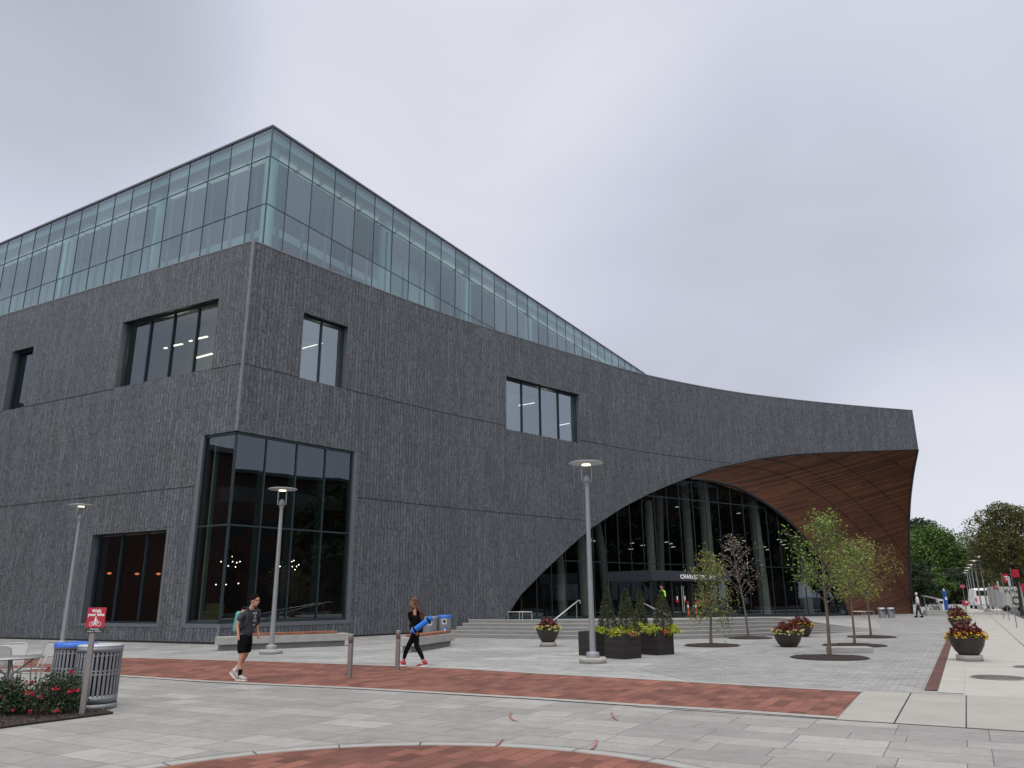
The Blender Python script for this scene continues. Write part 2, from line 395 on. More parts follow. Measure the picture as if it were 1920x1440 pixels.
# kerb
m = MB()
for k in range(60):
    a0 = -30 + k * 3.6
    m.box(SP(a0 + 1.8, CURB - .08, -.08), (3.585, .17, .17), rz=math.pi / 2 - SA)
tag(m.build('kerb', M['conc_side'], bevel=.01), kind='structure')
m = MB(); m.poly([SP(-40, CURB + .01, -.13), SP(-40, 12, -.13), SP(190, 12, -.13), SP(190, CURB + .01, -.13)]); tag(m.build('road', M['asphalt']), kind='structure')
m = MB(); m.poly([SP(-40, 12.1, 0), SP(-40, 19, 0), SP(190, 19, 0), SP(190, 12.1, 0)]); m.poly([SP(-40, 12.1, 0), SP(190, 12.1, 0), SP(190, 12.1, -.16), SP(-40, 12.1, -.16)]); tag(m.build('far_sidewalk', M['conc_side']), kind='structure')
flatsheet('far_lawn', [SP(-40, 19.1), SP(-40, 90), SP(190, 90), SP(190, 19.1)], -.02, 'asphalt')
# concrete panels beside the brick band
a_hi = toAB(G(1700, 1300))[0]; a_lo = toAB(G(1700, 1359))[0]
flatsheet('concrete_panel', [SP(a_lo, -4.6), SP(a_lo, CURB - .18), SP(a_hi, CURB - .18), SP(a_hi, -4.6)], .008, 'conc_panel')
m = MB()
def line(m, p, q, wd, z):
    p, q = Vector(p), Vector(q); d = (q - p).normalized(); n = Vector((-d.y, d.x, 0)) * wd / 2
    m.add([(v.x, v.y, z) for v in (p - n, q - n, q + n, p + n)], [(0, 1, 2, 3)])
bmid = toAB(G(1812, 1330))[1]; bj = toAB(G(1692, 1330))[1]
line(m, SP(a_lo, bj), SP(a_hi, bj), .018, .0125); line(m, SP(a_lo, bmid), SP(a_hi, bmid), .014, .0125)
line(m, SP(a_lo, -4.6), SP(a_lo, CURB - .2), .02, .0125); line(m, SP(a_hi, BL_ - .2), SP(a_hi, CURB - .2), .012, .0125)
for k in range(1, 40):
    a0 = a_hi + k * 3.1
    line(m, SP(a0, BR_ + .02), SP(a0, CURB - .2), .014, .0125)
line(m, SP(a_hi, 1.35), SP(150, 1.35), .014, .0125)
tag(m.build('paving_joints', M['joint']), kind='structure')
# foreground slabs: everything nearer than the lower edge of the brick band
low = [(-260, 1256), (0, 1260), (230, 1267), (380, 1277), (520, 1284), (660, 1290), (860, 1301), (1000, 1309), (1200, 1322), (1400, 1334), (1572, 1346)]
upp = [(-260, 1231), (0, 1231), (230, 1234), (380, 1238), (520, 1242), (660, 1247), (860, 1255), (1000, 1264), (1200, 1275), (1400, 1287), (1615, 1299)]
lowg = [G(*p) for p in low]; uppg = [G(*p) for p in upp]
edge = [p for p in lowg]
slabpts = [(p.x, p.y) for p in edge] + [tuple(SP(a_lo, -4.62)[:2]), tuple(SP(a_lo, CURB - .18)[:2]), (14, -25), (-40, -25)]
flatsheet('slab_paving', slabpts, .004, 'slab')
flatsheet('brick_band', [(p.x, p.y) for p in lowg] + [(p.x, p.y) for p in reversed(uppg)], .012, 'brick')
def ribbon(name, pts, wd, z, mat, side=1, dash=None):
    m = MB(); P = [Vector((p[0], p[1], 0)) for p in pts]
    N = []
    for i in range(len(P)):
        d = (P[min(i + 1, len(P) - 1)] - P[max(i - 1, 0)]).normalized(); N.append(Vector((-d.y, d.x, 0)) * side)
    for i in range(len(P) - 1):
        a, b = P[i], P[i + 1]; c, d = b + N[i + 1] * wd, a + N[i] * wd
        m.add([(v.x, v.y, z) for v in (a, b, c, d)], [(0, 1, 2, 3)])
    return tag(m.build(name, M[mat]), kind='structure')
ribbon('band_border', lowg, .20, .0165, 'border', -1); ribbon('band_border', uppg, .16, .0165, 'border', 1)
ribbon('band_joint', [p + Vector((0, -.02, 0)) for p in lowg], .0, .02, 'joint', -1)
# brick disc in front of the camera
dp = [G(*p) for p in ((305, 1440), (500, 1414.5), (640, 1405), (760, 1401), (960, 1403), (1100, 1413), (1250, 1439))]
A_ = np.array([[2 * p.x, 2 * p.y, 1] for p in dp]); bb = np.array([p.x ** 2 + p.y ** 2 for p in dp])
sol = np.linalg.lstsq(A_, bb, rcond=None)[0]; DC = (sol[0], sol[1]); DR = math.sqrt(sol[2] + sol[0] ** 2 + sol[1] ** 2)
def circ(r, n=120): return [(DC[0] + r * math.cos(i * 2 * math.pi / n), DC[1] + r * math.sin(i * 2 * math.pi / n)) for i in range(n)]
flatsheet('disc_border', circ(DR + .20), .008, 'border'); flatsheet('brick_disc', circ(DR), .012, 'brick')
m = MB()
for r in (DR + .2, DR):
    c1, c2 = circ(r), circ(r + .012)
    for i in range(120): m.add([(*c1[i], .0165), (*c1[(i + 1) % 120], .0165), (*c2[(i + 1) % 120], .0165), (*c2[i], .0165)], [(0, 1, 2, 3)])
for i in range(0, 120, 5):
    t = i * math.pi / 60; d = (math.cos(t), math.sin(t)); q = (-d[1] * .005, d[0] * .005)
    a = [DC[0] + d[0] * DR, DC[1] + d[1] * DR]; b = [DC[0] + d[0] * (DR + .2), DC[1] + d[1] * (DR + .2)]
    m.add([(a[0] - q[0], a[1] - q[1], .016), (b[0] - q[0], b[1] - q[1], .016), (b[0] + q[0], b[1] + q[1], .016), (a[0] + q[0], a[1] + q[1], .016)], [(0, 1, 2, 3)])
tag(m.build('disc_joints', M['joint']), kind='structure')
# faint red spray chalk marks on the slabs
M['spray'] = flat('faded_red_spray_mark', (.30, .13, .12), .9, var=.2)
m = MB()
for pts in ([(958, 1338), (956, 1345), (962, 1352), (972, 1354)], [(1147, 1337), (1150, 1346), (1157, 1352)], [(1118, 1389), (1117, 1400), (1108, 1408)], [(930, 1402), (940, 1390), (945, 1388)]):
    g = [G(*p) for p in pts]
    for i in range(len(g) - 1): line(m, g[i], g[i + 1], .028, .0185)
tag(m.build('spray_mark', M['spray']), kind='structure')
# terrace and steps
azs = [-.057] + [(-.05 + i * .01) for i in range(0, 59)]
TR = .36
m = MB()
rows = [0, .4, 2, 4, 7, 10, 14, 18, 23, 29, 36, 44]
for i in range(len(azs) - 1):
    for j in range(len(rows) - 1):
        q = []
        for (ii, jj) in ((i, j), (i + 1, j), (i + 1, j + 1), (i, j + 1)):
            y = step_front(azs[ii]) + 4 * TR + rows[jj]; x = azs[ii] * y
            q.append((x, y, terrace_z(x, y) + .026 * min(1, terrace_z(x, y) / .12) - .0095))
        m.add(q, [(0, 1, 2, 3)])
a = azs[0]
for j in range(len(rows) - 1):
    y0, y1 = step_front(a) + 4 * TR + rows[j], step_front(a) + 4 * TR + rows[j + 1]
    m.add([(a * y0, y0, -.05), (a * y0, y0, terrace_z(a * y0, y0) + .0165), (a * y1, y1, terrace_z(a * y1, y1) + .0165), (a * y1, y1, -.05)], [(0, 1, 2, 3)])
tag(m.build('terrace', M['plaza']), kind='structure')
m = MB(); nz = MB()
XL = -.0795
for k in range(5):
    left = XL + .0075 * max(0, k - 1)
    aa = [left] + [a for a in azs if a > left + .003 and a < .47]
    P = []
    for a in aa:
        y0 = step_front(a) + k * TR; x0 = a * y0; y1 = y0 + TR + .02; x1 = a * y1
        f = 1 - smooth((a - TZX0) / (TZX1 - TZX0))
        h = (k + 1) / 5 * .70 * f + .014; hb = k / 5 * .70 * f + .010
        P.append(((x0, y0), (x1, y1), h, hb, f))
    for i in range(len(P) - 1):
        (a0, a1, h, hb, f), (b0, b1, g, gb, _) = P[i], P[i + 1]
        if h - hb < .012: continue
        m.add([(*a0, hb - .01), (*b0, gb - .01), (*b0, g), (*a0, h)], [(0, 1, 2, 3)])
        m.add([(*a0, h), (*b0, g), (*b1, g), (*a1, h)], [(0, 1, 2, 3)])
        # pale nosing: a slim lip proud of the riser
        up_ = .028
        e = .006
        sa = (a0[0], a0[1] - e); sb = (b0[0], b0[1] - e)
        nz.add([(*sa, h - up_), (*sb, g - up_), (*sb, g + .003), (*sa, h + .003)], [(0, 1, 2, 3)])
        ta = (a0[0], a0[1] + .06); tb = (b0[0], b0[1] + .06)
        nz.add([(*sa, h + .003), (*sb, g + .003), (*tb, g + .003), (*ta, h + .003)], [(0, 1, 2, 3)])
    # end cheek
    (a0, a1, h, hb, f) = P[0]
    yb = step_front(left) + 6 * TR
    m.add([(*a0, 0), (a0[0], a0[1], h), (left * yb, yb, h), (left * yb, yb, 0)], [(0, 1, 2, 3)])
st = m.build('steps', M['step']); tag(st, kind='structure')
o_ = nz.build('step_nosing', M['stepnose'], st)
# ================================================================= LIBRARY
lib = empty('library_building', (-11.36, 30.76, 0), 0, 'dark stone library with teal glass upper storey and timber lined arched entrance', 'building')
LO = Vector((-11.36, 30.76, 0))
def lb(mb, name, mat, parent=None, **k):       # build in world coords, parent to the library
    o = mb.build(name, M[mat] if isinstance(mat, str) else mat, parent or lib, **k)
    o.matrix_parent_inverse = Matrix.Translation(-LO) if (parent is None) else Matrix.Identity(4)
    return o
HP = 16.9
CP = [(-11.36, 30.76), (-9.3, 33.35), (-7.05, 36.1), (-3.27, 40.45), (1.35, 45.0), (4.97, 48.4), (9.97, 52.75), (17.41, 57.5), (25.98, 61.25), (34.6, 64.17), (38, 65.2)]
def catmull(P, n=24):
    P = [Vector(p) for p in P]; Q = [P[0] * 2 - P[1]] + P + [P[-1] * 2 - P[-2]]; out = []
    for i in range(1, len(Q) - 2):
        for k in range(n):
            t = k / n
            out.append(.5 * ((2 * Q[i]) + (Q[i + 1] - Q[i - 1]) * t + (2 * Q[i - 1] - 5 * Q[i] + 4 * Q[i + 1] - Q[i + 2]) * t * t + (3 * Q[i] - Q[i - 1] - 3 * Q[i + 1] + Q[i + 2]) * t ** 3))
    out.append(P[-1]); return out
CV = catmull(CP); CS = [0.]
for i in range(1, len(CV)): CS.append(CS[-1] + (CV[i] - CV[i - 1]).length)
CVn = np.array([tuple(v) for v in CV]); CSn = np.array(CS); CAZ = CVn[:, 0] / CVn[:, 1]
def FP(s):                 # plan point on the right facade
    if s < 0:
        d = (CV[1] - CV[0]).normalized(); return Vector((*(CV[0] + d * s), 0))
    return Vector((float(np.interp(s, CSn, CVn[:, 0])), float(np.interp(s, CSn, CVn[:, 1])), 0))
def FN(s):                 # outward normal
    a, b = FP(max(s - .3, 0)), FP(max(s, 0) + .3); d = (b - a).normalized(); return Vector((d.y, -d.x, 0))
def Fs(px, py): return float(np.interp(az(px, py), CAZ, CSn))
def Fz(px, py):
    p = FP(Fs(px, py)); return GY(px, py, p.y).z
DL = Vector((-16.24, 8.54, 0)).normalized(); NL = Vector((-DL.y * 1, DL.x, 0)); NL = NL if NL.y < 0 else -NL
def LP(t): return LO + DL * t
def Lt(px, py):
    a = az(px, py); # (x0+dx t) = a (y0+dy t)
    return (a * LO.y - LO.x) / (DL.x - a * DL.y)
def Lz(px, py): return GY(px, py, LP(Lt(px, py)).y).z
T_SOFF = Fs(1721, 843); T_TOP = Fs(1711, 770.5)
arch_px = [(941, 1163), (977.5, 1114), (1021, 1070), (1077, 1017.5), (1111, 988.5), (1167, 952), (1219, 925), (1260, 907.5), (1300, 892), (1339, 878.5), (1370, 871.5), (1424, 859.5), (1493, 851.5), (1555, 848.3), (1632, 845.6), (1690, 843.6), (1721, 843)]
AS = [Fs(*p) for p in arch_px]; AZ_ = [Fz(*p) for p in arch_px]; AS0 = AS[0]; AZ_[0] = .3
def arch(s): return -.4 if s < AS0 else float(np.interp(s, AS, AZ_))
def avg(*a): return sum(a) / len(a)
# windows as (start, end, sill, head)
W1 = (Fs(566, 645), Fs(650, 670), avg(Fz(560.5, 708), Fz(647, 729)), avg(Fz(568, 583.5), Fz(650, 613)))
W2 = (Fs(949.4, 755), Fs(1087.3, 785), avg(Fz(949.4, 804.5), Fz(1087, 830.6)), avg(Fz(949.4, 705.6), Fz(1087.5, 739)))
cw_zt = avg(Fz(445.6, 805), Fz(666, 850), Lz(384, 815.6)); cw_zb = avg(Fz(649, 1164), Lz(352, 1167))
CWR = Fs(657, 1000); CWL = Lt(365, 1000)
V1 = (Lt(404, 620), Lt(222, 670), avg(Lz(208, 729), Lz(397.5, 690)), avg(Lz(227.5, 605), Lz(407.5, 560)))
V2 = (Lt(55, 700), Lt(14, 715), avg(Lz(6, 771), Lz(46, 762.5)), avg(Lz(26, 659), Lz(61, 649.5)))
V3 = (Lt(304, 1080), Lt(163, 1086), avg(Lz(153.6, 1170), Lz(296, 1168)), avg(Lz(173, 1003.7), Lz(313, 992)))
print('W1', W1, 'W2', W2, 'CW', CWR, CWL, cw_zb, cw_zt, 'V', V1, V2, V3)
VX = (V1[0] + (V2[1] - V1[0]) + 9.5,)
E_L = 42.
def wallstrips(mb, P, ss, bot, top, holes, flip):
    for i in range(len(ss) - 1):
        s0, s1 = ss[i], ss[i + 1]; mid = (s0 + s1) / 2
        iv = [(bot(s0), bot(s1), top, top)]
        segs = []
        hs = sorted([h for h in holes if h[0] - 1e-4 <= mid <= h[1] + 1e-4], key=lambda h: h[2])
        lo0, lo1 = bot(s0), bot(s1)
        for h in hs: segs.append((lo0, lo1, h[2], h[2])); lo0 = lo1 = h[3]
        segs.append((lo0, lo1, top, top))
        for a0, a1, b0, b1 in segs:
            p, q = P(s0), P(s1)
            v = [(p.x, p.y, a0), (q.x, q.y, a1), (q.x, q.y, b1), (p.x, p.y, b0)]
            sg = -1 if flip else 1
            uv = [(sg * s0, a0), (sg * s1, a1), (sg * s1, b1), (sg * s0, b0)]
            if flip: v = v[::-1]; uv = uv[::-1]
            mb.quad(*v, uv=uv)
holesR = [W1, W2, (0, CWR, cw_zb, cw_zt)]; holesL = [V1, V2, V3, (0, CWL, cw_zb, cw_zt)]
ss = sorted(set([round(x, 4) for x in [0, CWR, W1[0], W1[1], W2[0], W2[1], AS0] + [.5 * i for i in range(1, int(T_TOP * 2))] + AS if x < T_TOP])) + [T_TOP]
mb = MB(); wallstrips(mb, FP, ss, arch, HP, holesR, False)
# last leaning sliver out to the soffit tip
p, q = FP(T_TOP), FP(T_SOFF); zb = arch(T_TOP)
tip = Vector((q.x, q.y, AZ_[-1]))
mb.add([(p.x, p.y, zb), tip, (p.x, p.y, HP)], [(0, 1, 2)]); mb.uv += [(T_TOP, zb), (T_SOFF, AZ_[-1]), (T_TOP, HP)]
RD = .42
def reveal(mb, P, N, s0, s1, z0, z1, d, sides='LRTB'):
    n = max(1, int((s1 - s0) / .5)); S = [s0 + (s1 - s0) * i / n for i in range(n + 1)]
    for i in range(n):
        a, b = P(S[i]), P(S[i + 1]); c, e_ = a - N(S[i]) * d, b - N(S[i + 1]) * d
        if 'T' in sides: mb.quad((a.x, a.y, z1), (b.x, b.y, z1), (e_.x, e_.y, z1), (c.x, c.y, z1), uv=[(S[i], 0), (S[i + 1], 0), (S[i + 1], d), (S[i], d)])
        if 'B' in sides: mb.quad((a.x, a.y, z0), (c.x, c.y, z0), (e_.x, e_.y, z0), (b.x, b.y, z0), uv=[(S[i], 0), (S[i], d), (S[i + 1], d), (S[i + 1], 0)])
    for s_, k in ((s0, 'L'), (s1, 'R')):
        if k in sides:
            a = P(s_); c = a - N(s_) * d
            mb.quad((a.x, a.y, z0), (a.x, a.y, z1), (c.x, c.y, z1), (c.x, c.y, z0), uv=[(0, z0), (0, z1), (d, z1), (d, z0)])
LNf = lambda t: NL
def reveals(P, N, s0, s1, z0, z1, sides):
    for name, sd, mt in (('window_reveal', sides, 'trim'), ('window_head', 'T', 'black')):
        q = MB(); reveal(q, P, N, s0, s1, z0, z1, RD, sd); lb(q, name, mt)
for h in (W1, W2): reveals(FP, FN, *h, 'LRB')
for h in (V1, V2, V3): reveals(LP, LNf, *h, 'LRB')
reveals(FP, FN, 0, CWR, cw_zb, cw_zt, 'RB'); reveals(LP, LNf, 0, CWL, cw_zb, cw_zt, 'RB')
front = lb(mb, 'entrance_wall', 'stone')
mb = MB(); tl = sorted(set([0, E_L, CWL, V1[0], V1[1], V2[0], V2[1], V3[0], V3[1]] + [1. * i for i in range(1, int(E_L))]))
wallstrips(mb, LP, tl, lambda s: -.4, HP, holesL, True)
lb(mb, 'side_wall', 'stone')
# inner parapet face, coping, arch edge return
mb = MB(); cp = MB(); TH = .5
def FPi(s): return FP(s) - FN(s) * TH
pts = [LP(E_L), LO] + [FP(s) for s in ss[1:]]
inn = [LP(E_L) - NL * TH, LO - (NL + FN(0)).normalized() * TH * 1.3] + [FPi(s) for s in ss[1:]]
for i in range(len(pts) - 1):
    a, b, c, d = pts[i], pts[i + 1], inn[i + 1], inn[i]
    mb.quad((d.x, d.y, 15.6), (c.x, c.y, 15.6), (c.x, c.y, HP), (d.x, d.y, HP))
    o1 = (a - d).normalized() * .02; o2 = (b - c).normalized() * .02
    A, B, C_, D_ = a + o1, b + o2, c - o2, d - o1
    cp.add([(v.x, v.y, z) for z in (HP + .002, HP + .055) for v in (A, B, C_, D_)], [(0, 3, 2, 1), (4, 5, 6, 7), (0, 1, 5, 4), (2, 3, 7, 6)])
lb(mb, 'parapet_back', 'dark_int'); lb(cp, 'coping', 'coping')
# pale metal corner trim above and below the corner window
for z0, z1 in ((cw_zt + .02, HP - .01), (-.1, cw_zb - .02)):
    mb = MB()
    for dd in (DL, Vector((CV[1] - CV[0]).normalized().to_3d())):
        c = LO + (NL + FN(0)).normalized() * .012 + dd * .055
        mb.box((c.x - dd.x * .03, c.y - dd.y * .03, (z0 + z1) / 2), (.05, .03, z1 - z0), rz=math.atan2(dd.y, dd.x))
    lb(mb, 'corner_trim', 'corner_trim')
# storey joints: a dark slot with a stepped lower lip, wrapping round the corner
def joint(mb, mb2, P, N, s0, s1, z, dash=.105):
    n = int((s1 - s0) / dash)
    for i in range(n):
        a, b = P(s0 + i * dash), P(s0 + (i + .56) * dash); nn = N(s0 + i * dash) * .012
        mb.quad((a.x + nn.x, a.y + nn.y, z - .026), (b.x + nn.x, b.y + nn.y, z - .026), (b.x + nn.x, b.y + nn.y, z + .02), (a.x + nn.x, a.y + nn.y, z + .02))
    m_ = max(1, int((s1 - s0) / .5))
    for i in range(m_):
        u0 = s0 + (s1 - s0) * i / m_; u1 = s0 + (s1 - s0) * (i + 1) / m_
        a, b = P(u0), P(u1); nn = N(u0) * .008
        mb.quad((a.x + nn.x, a.y + nn.y, z + .010), (b.x + nn.x, b.y + nn.y, z + .010), (b.x + nn.x, b.y + nn.y, z + .018), (a.x + nn.x, a.y + nn.y, z + .018))
Z2, Z3 = W1[2] + .0, 5.95
Z3 = avg(Fz(664, 930), Fz(820, 949), Fz(1100, 981), Lz(370, 905), Lz(0, 951))
print('Z2', Z2, 'Z3', Z3)
mb = MB(); s_end2 = Fs(1385, 869)
joint(mb, None, FP, FN, .12, W1[0], Z2); joint(mb, None, FP, FN, W1[1], W2[0], Z2); joint(mb, None, FP, FN, W2[1], float(np.interp(Z2 - .1, AZ_[:12], AS[:12])), Z2)
joint(mb, None, FP, FN, CWR + .3, float(np.interp(Z3 - .1, AZ_[:12], AS[:12])), Z3)
joint(mb, None, LP, LNf, .12, V1[0], Z2); joint(mb, None, LP, LNf, V1[1], V2[0], Z2); joint(mb, None, LP, LNf, V2[1], E_L, Z2); joint(mb, None, LP, LNf, CWL + .3, E_L, Z3)
for u0 in range(0, int(E_L)):
    pass
mb2 = mb
lb(mb2, 'storey_joint', 'joint')
# base shadow gap
mb = MB()
for P, N, a, b in ((FP, FN, 0, AS0), (LP, LNf, 0, E_L)):
    n = int((b - a) / .8)
    for i in range(n):
        p0, p1 = P(a + (b - a) * i / n), P(a + (b - a) * (i + 1) / n); nn = N(a + (b - a) * i / n) * .01
        mb.quad((p0.x + nn.x, p0.y + nn.y, -.05), (p1.x + nn.x, p1.y + nn.y, -.05), (p1.x + nn.x, p1.y + nn.y, .075), (p0.x + nn.x, p0.y + nn.y, .075))
lb(mb, 'base_slot', 'joint')
# grey metal surrounds round the lower windows (proud of the stone)
def surround(P, N, s0, s1, z0, z1, wd, sides, par):
    mb = MB()
    def strip(u0, u1, v0, v1):
        n = max(1, int((u1 - u0) / .6))
        for i in range(n):
            a, b = P(u0 + (u1 - u0) * i / n), P(u0 + (u1 - u0) * (i + 1) / n); na, nb = N(u0) * .02, N(u1) * .02
            A, B = a + na, b + nb
            mb.add([(A.x, A.y, v0), (B.x, B.y, v0), (B.x, B.y, v1), (A.x, A.y, v1), (a.x, a.y, v0), (b.x, b.y, v0), (b.x, b.y, v1), (a.x, a.y, v1)], [(0, 1, 2, 3), (4, 5, 1, 0), (3, 2, 6, 7), (0, 3, 7, 4), (1, 5, 6, 2)])
    if 'B' in sides: strip(s0 - (wd if 'L' in sides else 0), s1 + (wd if 'R' in sides else 0), z0 - wd * .8, z0)
    if 'L' in sides: strip(s0 - wd, s0, z0, z1)
    if 'R' in sides: strip(s1, s1 + wd, z0, z1)
    if 'T' in sides: strip(s0 - (wd if 'L' in sides else 0), s1 + (wd if 'R' in sides else 0), z1, z1 + wd * .4)
    return mb
# windows: frame with mullions, panes as a sub-part
def window(P, N, s0, s1, z0, z1, nb, trans, glass, d=RD - .03, fr=.07, name='window'):
    mb = MB(); gm = MB()
    cuts = [s0 + (s1 - s0) * i / nb for i in range(nb + 1)]
    def post(s_, w_, dep=.16):
        a = P(s_) - N(s_) * (d - .02); t = Vector((-N(s_).y, N(s_).x, 0))
        mb.box((a.x, a.y, (z0 + z1) / 2), (w_, dep, z1 - z0 - .004), rz=math.atan2(t.y, t.x))
    for i, s_ in enumerate(cuts):
        ed = i in (0, nb); post(s_ + (fr * .5 if i == 0 else -fr * .5 if i == nb else 0), fr if ed else .045, .14)
    def rail(z, h, dep=.15):
        n = max(1, int((s1 - s0) / .6))
        for i in range(n):
            a, b = s0 + (s1 - s0) * i / n, s0 + (s1 - s0) * (i + 1) / n
            p, q = P(a) - N(a) * (d - .02), P(b) - N(b) * (d - .02)
            mb.seg((p.x, p.y, z), (q.x, q.y, z), dep, h)
    rail(z0 + fr / 2, fr); rail(z1 - fr / 2, fr)
    for z in trans: rail(z, .06)
    n = max(nb, int((s1 - s0) / .6))
    zz = [z0 + .01] + list(trans) + [z1 - .01]
    for i in range(nb):
        a, b = cuts[i], cuts[i + 1]
        p, q = P(a) - N(a) * d, P(b) - N(b) * d
        for k in range(len(zz) - 1):
            gm.quad((p.x, p.y, zz[k]), (q.x, q.y, zz[k]), (q.x, q.y, zz[k + 1]), (p.x, p.y, zz[k + 1]))
    f = lb(mb, name, 'mull'); g = lb(gm, 'pane', glass, f)
    return f
window(FP, FN, *W1, 2, [], 'glass_sky'); window(FP, FN, *W2, 4, [], 'glass_sky')
window(LP, LNf, *V1, 4, [], 'glass_dark'); window(LP, LNf, *V2, 1, [], 'glass_dark')
w3 = window(LP, LNf, *V3, 3, [], 'glass_dark')
lb(surround(LP, LNf, *V3, .16, 'LRB', None), 'window_surround', 'trim', w3)
# corner window, one glazed box turning the corner
tr_z = avg(Fz(430, 981), Fz(646, 1001)) 
fr_ = MB(); gm = MB()
dR = Vector((CV[1] - CV[0]).normalized().to_3d())
gcorner = LO - (NL + FN(0)) * .0
def offs(a, n1, n2, d):       # corner point inset d from both faces
    A = np.array([[n1.x, n1.y], [n2.x, n2.y]]); r = np.linalg.solve(A, np.array([-d, -d])); return a + Vector((r[0], r[1], 0))
GC = offs(LO, NL, FN(0), .14)
zz = [cw_zb + .02, tr_z, cw_zt - .02]
rp = [GC] + [FP(CWR * k / 4) - FN(CWR * k / 4) * .14 for k in (1, 2, 3)] + [FP(CWR * .995) - FN(CWR) * .14]
lp = [GC] + [LP(CWL * k / 1) - NL * .14 for k in (1,)]
for path in (rp, lp):
    for i in range(len(path) - 1):
        a, b = path[i], path[i + 1]
        for k in range(2): gm.quad((a.x, a.y, zz[k]), (b.x, b.y, zz[k]), (b.x, b.y, zz[k + 1]), (a.x, a.y, zz[k + 1]))
        for z, h in ((cw_zb + .05, .09), (tr_z, .06), (cw_zt - .05, .09)): fr_.seg((a.x, a.y, z), (b.x, b.y, z), .12, h)
    for i, p in enumerate(path):
        if i == 0 and path is lp: continue
        t = (path[min(i + 1, len(path) - 1)] - path[max(i - 1, 0)])
        fr_.box((p.x, p.y, (cw_zb + cw_zt) / 2), (.05 if i else .07, .12, cw_zt - cw_zb - .01), rz=math.atan2(t.y, t.x))
cwo = lb(fr_, 'corner_window', 'mull'); lb(gm, 'pane', 'glass_dark', cwo)
sm = surround(FP, FN, 0, CWR, cw_zb, cw_zt, .2, 'RB', None); lb(sm, 'window_surround', 'trim', cwo)
sm = surround(LP, LNf, 0, CWL, cw_zb, cw_zt, .2, 'RB', None); lb(sm, 'window_surround', 'trim', cwo)
# teal fins standing behind the glass
mb = MB()
for k in (1, 2, 3):
    s_ = CWR * k / 4; p = FP(s_) - FN(s_) * .42; t = FN(s_)
    mb.box((p.x, p.y, (cw_zb + cw_zt) / 2), (.34, .05, cw_zt - cw_zb - .1), rz=math.atan2(t.y, t.x))
M['fin'] = flat('green_glass_fin', (.05, .105, .10), .2)
lb(mb, 'glass_fin', 'fin')
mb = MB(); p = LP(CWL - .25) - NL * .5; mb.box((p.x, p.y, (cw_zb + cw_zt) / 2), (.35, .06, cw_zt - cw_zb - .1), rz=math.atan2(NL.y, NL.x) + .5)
M['fin2'] = flat('lit_glass_fin', (.22, .42, .38), .3)  # paler copy of the fin green, light painted into its colour
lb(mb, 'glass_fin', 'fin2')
# ---- slabs, roof deck and rooms
def region(s_hi, inset, back):
    a = [FP(s) - FN(s) * inset for s in np.arange(0.0, s_hi, 1.0)][1:]
    c = offs(LO, NL, FN(0), inset)
    l = LP(E_L - .3) - NL * inset
    return [l, c] + a + [a[-1] + Vector((-.35, .94, 0)) * back, l + Vector((.35, .94, 0)) * back * .6]
sD = AS0 + 2
for z, t in ((-.06, .05), (Z3 - .3, .6), (Z2 - .35, .6)):
    mb = MB(); mb.prism(region(sD if z < 8 else sD + 9, .8, 20), z - t / 2, z + t / 2); lb(mb, 'floor_slab', 'dark_int' if z < 8 else 'floor_int')
mb = MB(); mb.prism(region(T_TOP - .5, .52, 30), 16.0, 16.25); lb(mb, 'roof_deck', 'roof')
# core walls closing the rooms
def corewall(P, N, s0, s1, d, z0, z1, mat, name='interior_wall'):
    mb = MB(); n = max(1, int((s1 - s0) / 2)); 
    for i in range(n):
        a, b = s0 + (s1 - s0) * i / n, s0 + (s1 - s0) * (i + 1) / n
        p, q = P(a) - N(a) * d, P(b) - N(b) * d
        mb.quad((p.x, p.y, z0), (q.x, q.y, z0), (q.x, q.y, z1), (p.x, p.y, z1))
    return lb(mb, name, mat)
corewall(LP, LNf, 0, E_L, 11, 0, 5.5, 'red_int'); corewall(LP, LNf, 4.5, E_L, 6, Z3 + .1, Z2 - .7, 'mid_int'); corewall(LP, LNf, 5.0, E_L, 4.5, Z2, 15.9, 'mid_int')
corewall(FP, FN, 7.5, 30, 7, Z2, 15.9, 'white_int')
mb = MB()
for d_, s0, s1, P, N, zt in ((3., CWL + .2, 9.5, LP, LNf, 5.4),):
    pass
# partition closing the dining room
pA, pB = FP(CWR + 1.2) - FN(CWR + 1.2) * .9, FP(CWR + 1.2) - FN(CWR + 1.2) * 16
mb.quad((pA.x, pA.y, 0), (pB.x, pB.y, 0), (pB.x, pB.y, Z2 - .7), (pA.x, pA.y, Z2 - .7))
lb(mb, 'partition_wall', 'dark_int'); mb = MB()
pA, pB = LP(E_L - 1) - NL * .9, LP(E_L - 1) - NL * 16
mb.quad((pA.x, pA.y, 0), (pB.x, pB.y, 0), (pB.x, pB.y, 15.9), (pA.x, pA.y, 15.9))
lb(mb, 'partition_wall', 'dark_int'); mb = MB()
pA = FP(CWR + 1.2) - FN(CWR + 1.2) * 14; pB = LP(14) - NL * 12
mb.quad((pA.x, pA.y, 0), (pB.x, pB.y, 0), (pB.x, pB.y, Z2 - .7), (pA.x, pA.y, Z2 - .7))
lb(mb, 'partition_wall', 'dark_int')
M['lamp_strip'] = emis('strip_light', (1., .96, .82), 3.2)
M['lamp_small'] = emis('pendant_bulb', (1., .86, .7), 8.)
def strip_light(p, q):
    mb = MB(); mb.seg(p, q, .10, .05); return lb(mb, 'strip_light', 'lamp_strip')
